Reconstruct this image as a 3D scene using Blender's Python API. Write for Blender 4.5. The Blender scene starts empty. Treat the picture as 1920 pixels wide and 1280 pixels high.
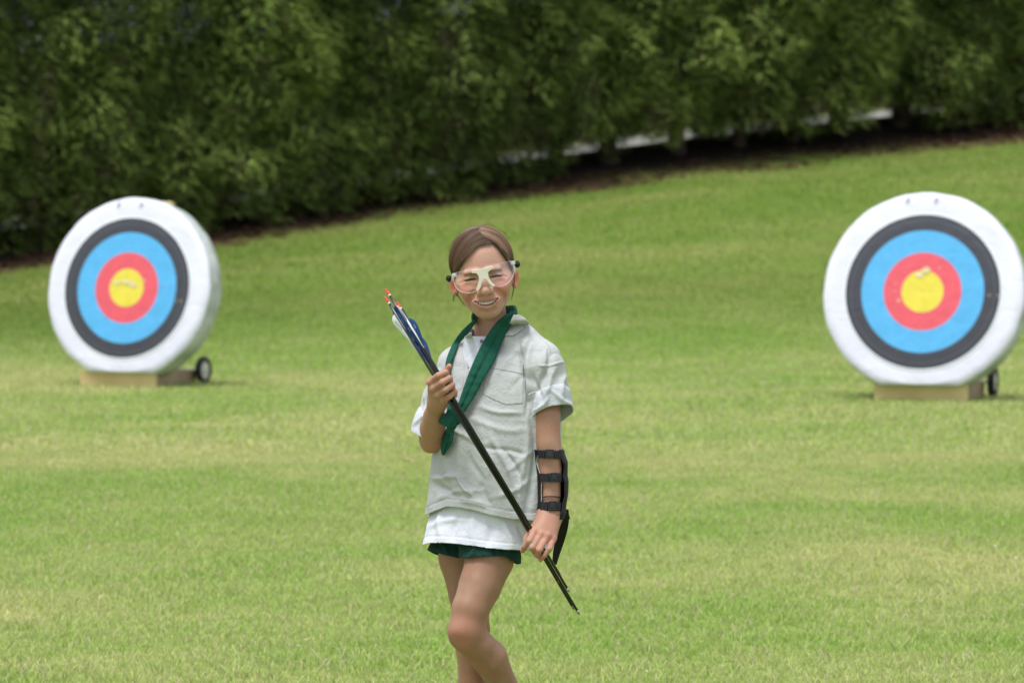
import bpy, bmesh, math, random
import numpy as np
from mathutils import Vector, Matrix
from mathutils.bvhtree import BVHTree
from mathutils.geometry import tessellate_polygon
random.seed(7)
RNG = np.random.default_rng(11)
R = math.radians
scn = bpy.context.scene

# ------------------------------------------------------------------ camera, sky, sun, exposure
CAM_H, HORIZON, FPX = 1.45, 331.0, 7200.0
pitch = math.atan((640.0 - HORIZON) / FPX)
cam_data = bpy.data.cameras.new('camera')
cam = bpy.data.objects.new('camera', cam_data)
scn.collection.objects.link(cam)
cam.location = (0, 0, CAM_H)
cam.rotation_euler = (math.pi / 2 - pitch, 0, 0)
cam_data.sensor_width = 36.0
cam_data.lens = 36.0 * FPX / 1920.0
cam_data.clip_start = 0.1
cam_data.clip_end = 3000.0
cam_data.dof.use_dof = True
cam_data.dof.focus_distance = 8.93
cam_data.dof.aperture_fstop = 7.4
cam_data.dof.aperture_blades = 0
scn.camera = cam

SUN_EL, SUN_AZ = R(71), R(-140)     # azimuth of the sun: behind the camera, to the left
world = bpy.data.worlds.new('World')
scn.world = world
world.use_nodes = True
wn = world.node_tree
wn.nodes.clear()
w_out = wn.nodes.new('ShaderNodeOutputWorld')
w_bg = wn.nodes.new('ShaderNodeBackground')
w_sky = wn.nodes.new('ShaderNodeTexSky')
w_sky.sky_type = 'NISHITA'
w_sky.sun_disc = False
w_sky.sun_elevation = SUN_EL
w_sky.sun_rotation = SUN_AZ
w_sky.dust_density = 6.0
w_sky.air_density = 1.0
w_sky.ozone_density = 1.0
w_mix = wn.nodes.new('ShaderNodeMixRGB')          # thin bright overcast: the blue is washed out by cloud
w_mix.inputs['Fac'].default_value = 0.72
w_mix.inputs['Color2'].default_value = (7.0, 7.5, 8.7, 1)
w_bg.inputs['Strength'].default_value = 0.09
wn.links.new(w_sky.outputs[0], w_mix.inputs['Color1'])
wn.links.new(w_mix.outputs[0], w_bg.inputs['Color'])
wn.links.new(w_bg.outputs[0], w_out.inputs['Surface'])

sun_data = bpy.data.lights.new('sun', 'SUN')
sun_data.energy = 2.0
sun_data.angle = R(20)
sun_data.color = (0.985, 0.985, 1.0)
sun = bpy.data.objects.new('sun', sun_data)
scn.collection.objects.link(sun)
# direction towards the sun
sd = Vector((math.sin(SUN_AZ) * math.cos(SUN_EL), math.cos(SUN_AZ) * math.cos(SUN_EL), math.sin(SUN_EL)))
sun.rotation_euler = sd.to_track_quat('Z', 'Y').to_euler()
sun.location = (0, 0, 30)

scn.view_settings.view_transform = 'Standard'
scn.view_settings.look = 'None'
scn.view_settings.gamma = 1
scn.view_settings.exposure = 0.78
scn.cycles.max_bounces = 8
scn.cycles.transparent_max_bounces = 16
scn.cycles.use_denoising = True

# ------------------------------------------------------------------ helpers
_cp, _sp = math.cos(pitch), math.sin(pitch)
def W(px, py, Y):
    """world point at distance Y seen at pixel (px, py) of the 1920 px wide photograph"""
    dx, u = (px - 960.0), -(py - 640.0)
    d = Vector((dx, FPX * _cp + u * _sp, -FPX * _sp + u * _cp))
    return Vector((0, 0, CAM_H)) + d * (Y / d.y)
def proj(P):
    """pixel coordinates of an (n,3) array of world points"""
    P = np.asarray(P, float)
    x, y, z = P[..., 0], P[..., 1], P[..., 2] - CAM_H
    f = y * _cp - z * _sp
    u = y * _sp + z * _cp
    return 960.0 + FPX * x / f, 640.0 - FPX * u / f

def link(o, parent=None):
    scn.collection.objects.link(o)
    if parent is not None:
        o.parent = parent
        o.matrix_parent_inverse = Matrix.Translation(-parent.location) if parent.rotation_euler[:] == (0, 0, 0) else parent.matrix_basis.inverted()
    return o
def tag(o, label=None, cat=None, group=None, kind=None):
    if label: o['label'] = label
    if cat: o['category'] = cat
    if group: o['group'] = group
    if kind: o['kind'] = kind
    return o
def empty(name, loc=(0, 0, 0), rz=0.0):
    o = bpy.data.objects.new(name, None)
    o.empty_display_size = 0.1
    scn.collection.objects.link(o)
    o.location = loc
    o.rotation_euler = (0, 0, rz)
    return o
def mesh_np(name, verts, faces, mat, smooth=True, cols=None, attrs=None):
    """mesh from numpy arrays; faces (m,3) or (m,4); cols (n,3) linear colour per vertex in attribute 'Col'"""
    verts = np.asarray(verts, np.float32); faces = np.asarray(faces, np.int32)
    k = faces.shape[1]
    me = bpy.data.meshes.new(name)
    me.vertices.add(len(verts)); me.vertices.foreach_set('co', verts.ravel())
    me.loops.add(faces.size); me.loops.foreach_set('vertex_index', faces.ravel())
    me.polygons.add(len(faces))
    me.polygons.foreach_set('loop_start', np.arange(0, faces.size, k, dtype=np.int32))
    me.polygons.foreach_set('loop_total', np.full(len(faces), k, np.int32))
    me.update(calc_edges=True)
    me.validate()
    me.polygons.foreach_set('use_smooth', np.full(len(me.polygons), smooth))
    if cols is not None and len(me.vertices) == len(verts):
        a = me.color_attributes.new('Col', 'FLOAT_COLOR', 'POINT')
        c = np.ones((len(verts), 4), np.float32); c[:, :3] = cols
        a.data.foreach_set('color', c.ravel())
    me.materials.append(mat)
    return me
def obj_np(name, verts, faces, mat, parent=None, **k):
    return link(bpy.data.objects.new(name, mesh_np(name, verts, faces, mat, **k)), parent)
def obj_bm(name, bm, mat, parent=None, smooth=True):
    me = bpy.data.meshes.new(name)
    bmesh.ops.recalc_face_normals(bm, faces=bm.faces)
    bm.to_mesh(me); bm.free()
    for p in me.polygons: p.use_smooth = smooth
    me.materials.append(mat)
    return link(bpy.data.objects.new(name, me), parent)
def mod(o, kind, **k):
    m = o.modifiers.new(kind.lower(), kind)
    for a, v in k.items(): setattr(m, a, v)
    return m

# value noise on numpy points, for shapes
_perm = RNG.random((64, 64, 64)).astype(np.float32)
def vnoise(P, scale=1.0, off=0.0):
    q = np.asarray(P, np.float64) * scale + off
    i = np.floor(q).astype(np.int64); f = q - i; f = f * f * (3 - 2 * f)
    i &= 63; j = (i + 1) & 63
    x0, y0, z0 = i[..., 0], i[..., 1], i[..., 2]; x1, y1, z1 = j[..., 0], j[..., 1], j[..., 2]
    fx, fy, fz = f[..., 0], f[..., 1], f[..., 2]
    def g(a, b, c): return _perm[a, b, c]
    v = ((g(x0, y0, z0) * (1 - fx) + g(x1, y0, z0) * fx) * (1 - fy) + (g(x0, y1, z0) * (1 - fx) + g(x1, y1, z0) * fx) * fy) * (1 - fz) + \
        ((g(x0, y0, z1) * (1 - fx) + g(x1, y0, z1) * fx) * (1 - fy) + (g(x0, y1, z1) * (1 - fx) + g(x1, y1, z1) * fx) * fy) * fz
    return v * 2 - 1
def sstep(a, b, x):
    t = np.clip((np.asarray(x, float) - a) / (b - a), 0, 1)
    return t * t * (3 - 2 * t)

# ------------------------------------------------------------------ materials
def new_mat(name):
    m = bpy.data.materials.new(name); m.use_nodes = True
    nt = m.node_tree; b = nt.nodes['Principled BSDF']
    return m, nt, b
def N(nt, kind, **k):
    n = nt.nodes.new(kind)
    for a, v in k.items():
        if a in n.inputs: n.inputs[a].default_value = v
        else: setattr(n, a, v)
    return n
def ramp(nt, fac, stops):
    r = nt.nodes.new('ShaderNodeValToRGB')
    el = r.color_ramp.elements
    while len(el) < len(stops): el.new(0.5)
    for e, (p, c) in zip(el, stops):
        e.position = p; e.color = (*c, 1)
    nt.links.new(fac, r.inputs['Fac'])
    return r.outputs['Color']
def noisy_mat(name, c1, c2, scale=10, rough=0.7, bump=0.0, bscale=None, spec=0.3, sheen=0.0, metal=0.0, detail=4, bdist=0.002, coat=0.0):
    """two colours blended by object-space noise, optional noise bump"""
    m, nt, b = new_mat(name)
    tc = N(nt, 'ShaderNodeTexCoord')
    nz = N(nt, 'ShaderNodeTexNoise', Scale=scale, Detail=detail)
    nt.links.new(tc.outputs['Object'], nz.inputs['Vector'])
    nt.links.new(ramp(nt, nz.outputs['Fac'], [(0.3, c1), (0.7, c2)]), b.inputs['Base Color'])
    b.inputs['Roughness'].default_value = rough
    b.inputs['Specular IOR Level'].default_value = spec
    b.inputs['Sheen Weight'].default_value = sheen
    b.inputs['Metallic'].default_value = metal
    b.inputs['Coat Weight'].default_value = coat
    if bump:
        n2 = N(nt, 'ShaderNodeTexNoise', Scale=bscale or scale * 4, Detail=3)
        nt.links.new(tc.outputs['Object'], n2.inputs['Vector'])
        bp = N(nt, 'ShaderNodeBump', Strength=bump, Distance=bdist)
        nt.links.new(n2.outputs['Fac'], bp.inputs['Height'])
        nt.links.new(bp.outputs['Normal'], b.inputs['Normal'])
    return m

# generic shapes into a bmesh
def bm_box(bm, c, s, rot=None, bevel=0.0):
    r = bmesh.ops.create_cube(bm, size=1.0)
    vs = r['verts']
    M = Matrix.Translation(c) @ (rot.to_4x4() if rot is not None else Matrix.Identity(4)) @ Matrix.Diagonal((s[0], s[1], s[2], 1))
    bmesh.ops.transform(bm, matrix=M, verts=vs)
    if bevel:
        es = list({e for v in vs for e in v.link_edges})
        bmesh.ops.bevel(bm, geom=es, offset=bevel, segments=2, affect='EDGES', profile=0.5)
def bm_tube(bm, pts, rad, seg=10, caps=True, flat=None):
    """tube along pts; rad number or list; flat = (dir, factor) squashes the section along dir"""
    pts = [Vector(p) for p in pts]; n = len(pts)
    rads = rad if hasattr(rad, '__len__') else [rad] * n
    rings = []; prev = None
    for i, p in enumerate(pts):
        t = (pts[min(i + 1, n - 1)] - pts[max(i - 1, 0)]).normalized()
        if prev is None:
            a = Vector((0, 0, 1)) if abs(t.z) < 0.9 else Vector((0, 1, 0))
            u = t.cross(a).normalized()
        else:
            u = (prev - t * prev.dot(t)).normalized()
        prev = u; v = t.cross(u)
        ring = []
        for k in range(seg):
            a = 2 * math.pi * k / seg
            off = (u * math.cos(a) + v * math.sin(a)) * rads[i]
            if flat is not None:
                d = Vector(flat[0]).normalized(); off = off - d * off.dot(d) * (1 - flat[1])
            ring.append(bm.verts.new(p + off))
        rings.append(ring)
    for i in range(n - 1):
        for k in range(seg):
            bm.faces.new((rings[i][k], rings[i][(k + 1) % seg], rings[i + 1][(k + 1) % seg], rings[i + 1][k]))
    if caps:
        bm.faces.new(rings[0][::-1]); bm.faces.new(rings[-1])
def bm_lathe(bm, prof, seg=48, axis='Y', close=True):
    """profile [(r, h)] turned round the axis"""
    rings = []
    for r, h in prof:
        ring = []
        for k in range(seg):
            a = 2 * math.pi * k / seg
            c, s = r * math.cos(a), r * math.sin(a)
            ring.append(bm.verts.new((c, h, s) if axis == 'Y' else ((h, c, s) if axis == 'X' else (c, s, h))))
        rings.append(ring)
    m = len(rings)
    for i in range(m - (0 if close else 1)):
        a, b = rings[i], rings[(i + 1) % m]
        for k in range(seg):
            bm.faces.new((a[k], a[(k + 1) % seg], b[(k + 1) % seg], b[k]))
def crom(pts, n):
    """Catmull-Rom through pts (arrays), n samples"""
    P = np.asarray(pts, float); m = len(P)
    Q = np.vstack([2 * P[0] - P[1], P, 2 * P[-1] - P[-2]])
    out = []
    for t in np.linspace(0, m - 1, n):
        i = min(int(t), m - 2); f = t - i
        a, b, c, d = Q[i], Q[i + 1], Q[i + 2], Q[i + 3]
        out.append(0.5 * ((2 * b) + (c - a) * f + (2 * a - 5 * b + 4 * c - d) * f * f + (3 * b - a - 3 * c + d) * f ** 3))
    return np.array(out)
# ------------------------------------------------------------------ terrain
def hedge_y(X): return 44.0 + (np.asarray(X, float) + 5.87) * 0.75
_rx = np.array([-30, -12, -5.87, -2, 0, 2.4, 7.2, 14, 40.0]); _rz = np.array([-0.4, 0.05, 0.36, 0.86, 1.18, 1.52, 2.02, 2.3, 2.55])
def H(X, Y):
    X = np.asarray(X, float); Y = np.asarray(Y, float)
    Yh = hedge_y(X)
    Rr = np.interp(X, _rx, _rz)
    t = np.clip((Y - 26.5) / np.maximum(Yh - 26.5, 3), 0, 1)
    z = Rr * (t * t * (3 - 2 * t) * 0.6 + t * 0.4 * sstep(0, .3, t))
    d = Y - Yh
    z = z + sstep(-2.2, 1.4, d) * 0.46 + sstep(2.2, 4.6, d) * 0.11 + sstep(4.4, 8.5, d) * 2.2 + np.maximum(d - 8, 0) * 0.03
    z = z + 0.05 * np.exp(-(((X - 2.6) / 2.2) ** 2 + ((Y - 24) / 2.5) ** 2))
    n = vnoise(np.stack([X, Y, X * 0], -1), 0.35) * 0.02 * sstep(10, 16, Y) * (1 - 0.5 * sstep(20, 28, Y))
    return z + n
def axis_vals(segs):
    out = []
    for a, b, s in segs: out.append(np.arange(a, b, s))
    return np.concatenate(out + [[segs[-1][1]]])
gx = axis_vals([(-900, -60, 60), (-60, -24, 2.0), (-24, -14, 0.5), (-14, 16, 0.25), (16, 36, 0.5), (36, 60, 2.0), (60, 900, 60)])
gy = axis_vals([(-300, 0, 30), (0, 6, 1.0), (6, 66, 0.25), (66, 84, 0.5), (84, 120, 3.0), (120, 1800, 80)])
GX, GY = np.meshgrid(gx, gy)
GZ = H(GX, GY)
nv = GX.size; nx = len(gx)
ii = np.arange(nv).reshape(GX.shape)
gf = np.stack([ii[:-1, :-1], ii[:-1, 1:], ii[1:, 1:], ii[1:, :-1]], -1).reshape(-1, 4)

def grass_colour_field(P):
    """0 lush green .. 1 dry straw, in patches"""
    a = vnoise(P, 0.55, 3.1) * 0.38 + vnoise(P, 1.7, 9.7) * 0.3 + vnoise(P, 5.0, 1.3) * 0.25
    b = vnoise(P * np.array([0.25, 1.0, 1.0]), 0.9, 20.5) * 0.22
    return np.clip(0.45 + a * 0.9 + b, 0, 1)
def litter_field(X, Y):
    d = Y - hedge_y(X)
    w = 2.7 + 0.7 * vnoise(np.stack([X, Y, X * 0], -1), 0.8, 5)
    return sstep(-w, -w + 1.7, d) ** 1.3 * (1 - sstep(1.3, 1.8, d))

gm, nt, b = new_mat('lawn_soil')
at = N(nt, 'ShaderNodeAttribute', attribute_name='Col')
tc = N(nt, 'ShaderNodeTexCoord')
nz = N(nt, 'ShaderNodeTexNoise', Scale=14.0, Detail=8, Roughness=0.7)
nt.links.new(tc.outputs['Object'], nz.inputs['Vector'])
mx = N(nt, 'ShaderNodeMixRGB', blend_type='MULTIPLY', Fac=1.0)
nt.links.new(at.outputs['Color'], mx.inputs['Color1'])
nt.links.new(ramp(nt, nz.outputs['Fac'], [(0.3, (0.6, 0.62, 0.55)), (0.7, (1.3, 1.28, 1.2))]), mx.inputs['Color2'])
nt.links.new(mx.outputs[0], b.inputs['Base Color'])
b.inputs['Roughness'].default_value = 0.95
b.inputs['Specular IOR Level'].default_value = 0.1
bp = N(nt, 'ShaderNodeBump', Strength=0.6, Distance=0.02)
nt.links.new(nz.outputs['Fac'], bp.inputs['Height']); nt.links.new(bp.outputs['Normal'], b.inputs['Normal'])

P = np.stack([GX, GY, GX * 0], -1).reshape(-1, 3)
dry = grass_colour_field(P)[:, None]
lit = litter_field(GX, GY).reshape(-1, 1)
dd = (GY - hedge_y(GX)).reshape(-1, 1)
c_lush, c_dry = np.array([0.15, 0.235, 0.04]), np.array([0.29, 0.30, 0.12])
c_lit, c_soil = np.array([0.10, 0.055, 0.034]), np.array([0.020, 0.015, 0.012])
col = c_lush * (1 - dry) + c_dry * dry
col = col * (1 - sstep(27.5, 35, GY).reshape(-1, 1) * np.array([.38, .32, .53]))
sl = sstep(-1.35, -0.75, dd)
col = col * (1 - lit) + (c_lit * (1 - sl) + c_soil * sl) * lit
grav = sstep(2.2, 2.6, dd) * (1 - sstep(4.3, 4.8, dd))
bank = sstep(4.5, 5.0, dd)
col = col * (1 - grav) + np.array([0.30, 0.30, 0.295]) * grav
col = col * (1 - bank) + np.array([0.10, 0.085, 0.05]) * bank
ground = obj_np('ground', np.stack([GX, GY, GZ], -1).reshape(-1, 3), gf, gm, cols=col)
tag(ground, 'mown lawn rising towards the hedge', None, None, 'structure')

# ------------------------------------------------------------------ grass blades
def blade_field(name, n, ylo, yhi, hgt, wid, seed, dens_pow=1.0, margin=2.0, ymax_h=None, lean=0.95):
    rg = np.random.default_rng(seed)
    u = rg.random(n)
    Y = (ylo ** (2 - 0) + u * (yhi ** 2 - ylo ** 2)) ** 0.5 if dens_pow == 1.0 else ylo * (yhi / ylo) ** u
    half = Y * 960.0 / FPX * margin + 0.5
    X = (rg.random(n) * 2 - 1) * half
    keep = litter_field(X, Y) < rg.random(n) * 0.9
    keep &= (Y < hedge_y(X) - 0.2)
    X, Y = X[keep], Y[keep]; n = len(X)
    Z = H(X, Y) - 0.004
    P = np.stack([X, Y, X * 0], -1)
    tuft = vnoise(P, 3.5, 33.0) * 0.5 + vnoise(P, 9.0, 13.0) * 0.35
    hh = hgt * (0.75 + 0.5 * rg.random(n)) * (1 + 0.45 * tuft)
    ww = wid * (0.6 + 0.8 * rg.random(n))
    ang = rg.random(n) * 2 * math.pi
    la = rg.random(n) * 2 * math.pi; lm = hh * lean * (0.3 + rg.random(n))
    dx, dy = np.cos(ang) * ww / 2, np.sin(ang) * ww / 2
    lx, ly = np.cos(la) * lm, np.sin(la) * lm
    V = np.empty((n, 5, 3), np.float32)
    V[:, 0] = np.stack([X - dx, Y - dy, Z], -1); V[:, 1] = np.stack([X + dx, Y + dy, Z], -1)
    mxx, myy = X + lx * 0.35, Y + ly * 0.35
    V[:, 2] = np.stack([mxx + dx * .85, myy + dy * .85, Z + hh * 0.58], -1)
    V[:, 3] = np.stack([mxx - dx * .85, myy - dy * .85, Z + hh * 0.58], -1)
    V[:, 4] = np.stack([X + lx, Y + ly, Z + hh], -1)
    base = (np.arange(n) * 5)[:, None]
    F = np.concatenate([base + np.array([[0, 1, 2]]), base + np.array([[0, 2, 3]]), base + np.array([[3, 2, 4]])])
    dry = np.clip(grass_colour_field(P) + (rg.random(n) - 0.5) * 0.7, 0, 1)[:, None]
    worn = np.clip(vnoise(P, 0.42, 61.0) * 1.5 - .25, 0, 1) * sstep(33, 40, Y)
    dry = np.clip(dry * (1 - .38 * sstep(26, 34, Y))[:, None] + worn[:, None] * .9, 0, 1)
    straw = (rg.random(n) < 0.15)[:, None]
    c = np.array([0.270, 0.420, 0.072]) * (1 - dry) + np.array([0.56, 0.545, 0.22]) * dry
    c = np.where(straw, np.array([0.50, 0.43, 0.27]), c) * (0.8 + 0.4 * rg.random((n, 1)))
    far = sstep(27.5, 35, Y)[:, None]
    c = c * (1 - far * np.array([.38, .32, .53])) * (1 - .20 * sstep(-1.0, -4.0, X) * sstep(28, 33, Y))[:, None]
    C = np.repeat(c[:, None, :], 5, 1).reshape(-1, 3)
    return V.reshape(-1, 3), F, C
bl, nt, b = new_mat('grass_blade')
at = N(nt, 'ShaderNodeAttribute', attribute_name='Col')
nt.links.new(at.outputs['Color'], b.inputs['Base Color'])
b.inputs['Roughness'].default_value = 0.5
b.inputs['Specular IOR Level'].default_value = 0.25
tr = N(nt, 'ShaderNodeBsdfTranslucent'); nt.links.new(at.outputs['Color'], tr.inputs['Color'])
ms = N(nt, 'ShaderNodeMixShader', Fac=0.35)
nt.links.new(b.outputs[0], ms.inputs[1]); nt.links.new(tr.outputs[0], ms.inputs[2])
nt.links.new(ms.outputs[0], nt.nodes['Material Output'].inputs['Surface'])
parts_g = [blade_field('a', 520000, 8.2, 20.0, 0.024, 0.0034, 1),
           blade_field('b', 360000, 20.0, 36.0, 0.026, 0.007, 2),
           blade_field('c', 150000, 36.0, 56.0, 0.030, 0.014, 3)]
V, F, C, o = [], [], [], 0
for v, f, c in parts_g:
    V.append(v); F.append(f + o); C.append(c); o += len(v)
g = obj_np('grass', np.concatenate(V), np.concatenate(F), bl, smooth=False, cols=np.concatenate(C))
tag(g, 'short mown grass with dry yellowish patches', None, None, 'stuff')

# small white clover heads and dry leaves lying in the lawn
rg = np.random.default_rng(5)
lm_, nt, b = new_mat('dry_leaf')
at = N(nt, 'ShaderNodeAttribute', attribute_name='Col'); nt.links.new(at.outputs['Color'], b.inputs['Base Color'])
b.inputs['Roughness'].default_value = 0.8
V, F, C = [], [], []
def add_leaf(x, y, z, s, c, up=0.012):
    a = rg.random() * 6.28; o = len(V)
    ca, sa = math.cos(a) * s, math.sin(a) * s
    k = 0.42
    for (p, q, h) in ((-1, 0, 0), (-.3, k, .25), (.4, k * .9, .3), (1, 0, .1), (.4, -k * .9, .3), (-.3, -k, .25)):
        V.append((x + p * ca - q * sa, y + p * sa + q * ca, z + up + h * s)); C.append(c)
    F.append((o, o + 1, o + 2, o + 3)); F.append((o, o + 3, o + 4, o + 5))
for k in range(5200):                     # leaf litter strip under the hedge
    x = rg.uniform(-9, 11); d = rg.uniform(-2.9, -.7); y = float(hedge_y(x)) + d
    if litter_field(x, y) < rg.random() * .8: continue
    c = np.array([(0.20, 0.085, 0.045), (0.13, 0.07, 0.04), (0.27, 0.15, 0.08), (0.07, 0.05, 0.035)][rg.integers(4)]) * rg.uniform(.7, 1.2)
    add_leaf(x, y, float(H(x, y)), rg.uniform(.03, .07), c)
obj_leaf = obj_np('leaf_litter', V, F, lm_, smooth=False, cols=np.array(C))
tag(obj_leaf, 'reddish brown fallen leaves along the foot of the hedge', None, None, 'stuff')
V, F, C = [], [], []
for k in range(260):
    y = 9.5 * (36 / 9.5) ** rg.random(); x = rg.uniform(-1, 1) * (y * .16)
    c = np.array([(0.42, 0.30, 0.17), (0.5, 0.42, 0.28), (0.62, 0.6, 0.52)][rg.integers(3)])
    add_leaf(x, y, float(H(x, y)), rg.uniform(.006, .013), c, .028)
add_leaf(*W(766, 861, 19.0)[:2], float(H(W(766, 861, 19.0)[0], 19.0)), .035, np.array((0.5, 0.36, 0.2)), .03)
tag(obj_np('fallen_leaves', V, F, lm_, smooth=False, cols=np.array(C)), 'small pale dry leaves and clover heads scattered over the lawn', None, None, 'stuff')

# ------------------------------------------------------------------ hedge of conifers
fm, nt, b = new_mat('conifer_foliage')
at = N(nt, 'ShaderNodeAttribute', attribute_name='Col')
oi = N(nt, 'ShaderNodeObjectInfo')
hs = N(nt, 'ShaderNodeHueSaturation')
mr = N(nt, 'ShaderNodeMapRange'); mr.inputs['To Min'].default_value = 0.8; mr.inputs['To Max'].default_value = 1.2
nt.links.new(oi.outputs['Random'], mr.inputs['Value']); nt.links.new(mr.outputs[0], hs.inputs['Value'])
nt.links.new(at.outputs['Color'], hs.inputs['Color'])
nt.links.new(hs.outputs[0], b.inputs['Base Color'])
b.inputs['Roughness'].default_value = 0.55; b.inputs['Specular IOR Level'].default_value = 0.25
tr = N(nt, 'ShaderNodeBsdfTranslucent'); nt.links.new(hs.outputs[0], tr.inputs['Color'])
ms = N(nt, 'ShaderNodeMixShader', Fac=0.25)
nt.links.new(b.outputs[0], ms.inputs[1]); nt.links.new(tr.outputs[0], ms.inputs[2])
nt.links.new(ms.outputs[0], nt.nodes['Material Output'].inputs['Surface'])
bark = noisy_mat('bark', (0.035, 0.025, 0.02), (0.09, 0.065, 0.05), 9, 0.95, 0.8, 30, bdist=0.01)

def crown_mesh(seed, height=6.6, rad=1.02, nspray=33000, Ls=1.0):
    rg = np.random.default_rng(seed)
    n = nspray
    low = vnoise(np.stack([np.cos(ph0 := rg.random(n) * 2 * math.pi), np.sin(ph0), ph0 * 0], -1), 1.3, seed) * .2
    z = 0.30 + low + (height - 0.30) * rg.random(n) ** 0.98
    ph = ph0
    dirs = np.stack([np.cos(ph), np.sin(ph), z * 0], -1)
    lump = vnoise(np.stack([np.cos(ph) * 1.1, np.sin(ph) * 1.1, z * 1.15], -1), 1.0, seed * 7.3) * 0.30 + \
        vnoise(np.stack([np.cos(ph) * 2.6, np.sin(ph) * 2.6, z * 2.9], -1), 1.0, seed * 3.1) * 0.22
    taper = np.clip((height - z) / 2.2, 0, 1) ** 0.6 * (0.72 + 0.28 * sstep(.3, 1.3, z))
    depth = rg.random(n) ** 2.0 * 0.5
    r = rad * taper * (1 + lump * 1.25) * (1 - depth)
    P0 = dirs * r[:, None]; P0[:, 2] = z
    # each spray: a drooping frond made of pairs of scale-leaf tufts
    L = Ls * rg.uniform(0.075, 0.165, n) * (0.75 + 0.25 * taper)
    up = rg.normal(-0.02, 0.24, n)
    yaw = ph + rg.normal(0, 0.7, n)
    D = np.stack([np.cos(yaw), np.sin(yaw), up], -1); D /= np.linalg.norm(D, axis=1)[:, None]
    S = np.cross(D, np.array([0, 0, 1.0])); S /= np.linalg.norm(S, axis=1)[:, None]
    tilt = rg.normal(0, 0.42, n)[:, None]
    Nn = np.cross(S, D); S2 = S * np.cos(tilt) + Nn * np.sin(tilt)
    vv, ff, cc = [], [], []
    K = 11
    hue = rg.random(n)
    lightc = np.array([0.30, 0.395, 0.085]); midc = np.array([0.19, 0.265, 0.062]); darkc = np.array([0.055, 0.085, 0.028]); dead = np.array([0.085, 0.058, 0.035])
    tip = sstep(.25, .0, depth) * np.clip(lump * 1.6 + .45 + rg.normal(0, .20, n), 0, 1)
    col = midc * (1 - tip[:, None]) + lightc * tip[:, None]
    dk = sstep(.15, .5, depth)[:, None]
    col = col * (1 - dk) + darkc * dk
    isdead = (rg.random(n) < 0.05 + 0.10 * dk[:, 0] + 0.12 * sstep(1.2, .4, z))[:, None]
    col = np.where(isdead, dead, col)
    for k in range(K):
        t = (k // 2 + 0.5) / (K / 2.0)
        side = 0 if k == K - 1 else (1 if k % 2 else -1)
        org = P0 + D * (L * t)[:, None]
        org[:, 2] -= L * 0.35 * t * t
        d2 = D * 0.8 + S2 * side * 0.75 + rg.normal(0, .16, (n, 3)); d2[:, 2] -= 0.15 + .3 * t
        d2 /= np.linalg.norm(d2, axis=1)[:, None]
        ln = (L * (0.52 - 0.28 * t) * (1.0 if side else 1.1))[:, None]
        w = ln * 0.125
        s3 = np.cross(d2, Nn); s3 /= np.linalg.norm(s3, axis=1)[:, None] + 1e-9
        a = org; bb = org + d2 * ln * .5 + s3 * w; c = org + d2 * ln; d = org + d2 * ln * .5 - s3 * w
        o = k * n * 4
        vv.append(np.stack([a, bb, c, d], 1).reshape(-1, 3))
        ff.append(o + (np.arange(n) * 4)[:, None] + np.arange(4)[None])
        br = (0.85 + 0.35 * t) * rg.uniform(.85, 1.15, n)
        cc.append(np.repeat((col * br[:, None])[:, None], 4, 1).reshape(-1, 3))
    # bare inner twigs
    m = 420
    tz = rg.uniform(.3, height * .9, m); ta = rg.random(m) * 6.283; tl = rg.uniform(.35, .8, m) * rad * .8
    A = np.stack([0 * tz, 0 * tz, tz], -1); Bv = np.stack([np.cos(ta) * tl, np.sin(ta) * tl, tz + rg.normal(.08, .12, m)], -1)
    sv = np.stack([-np.sin(ta), np.cos(ta), 0 * ta], -1) * .007; uv = np.array([0, 0, .007])
    o = K * n * 4
    vv.append(np.stack([A - sv, A + sv, Bv + sv * .4, Bv - sv * .4, A - uv, A + uv, Bv + uv * .4, Bv - uv * .4], 1).reshape(-1, 3))
    ff.append(o + (np.arange(m) * 8)[:, None] + np.arange(4)[None]); ff.append(o + (np.arange(m) * 8)[:, None] + np.arange(4, 8)[None])
    cc.append(np.tile(np.array([[0.05, .036, .026]]), (m * 8, 1)))
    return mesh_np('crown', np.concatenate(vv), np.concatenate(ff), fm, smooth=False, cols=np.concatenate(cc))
crowns = [crown_mesh(s) for s in (3, 8, 14, 21)]
def trunk_mesh(seed):
    rr = random.Random(seed); bm = bmesh.new()
    pts = [(0, 0, -.15), (rr.uniform(-.03, .03), 0, .3), (rr.uniform(-.06, .06), rr.uniform(-.03, .03), 1.2), (rr.uniform(-.08, .08), 0, 3.0), (0, 0, 6.0)]
    r0 = rr.uniform(.075, .115)
    bm_tube(bm, pts, [r0 * 1.35, r0, r0 * .8, r0 * .5, .012], 12)
    for k in range(9):
        a = rr.uniform(0, 6.28); z = rr.uniform(.35, 2.6)
        l = rr.uniform(.35, .6)
        bm_tube(bm, [(0, 0, z), (math.cos(a) * l * .5, math.sin(a) * l * .5, z + .1), (math.cos(a) * l, math.sin(a) * l, z + .22)], [.022, .015, .006], 6)
    me = bpy.data.meshes.new('trunk'); bm.to_mesh(me); bm.free(); me.materials.append(bark)
    for p in me.polygons: p.use_smooth = True
    return me
trunks = [trunk_mesh(s) for s in (1, 2, 3, 4)]
hx = np.arange(-12.3, 22.0, 0.80)
tree_labels = {}
k = 0
tree_list = []
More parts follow.
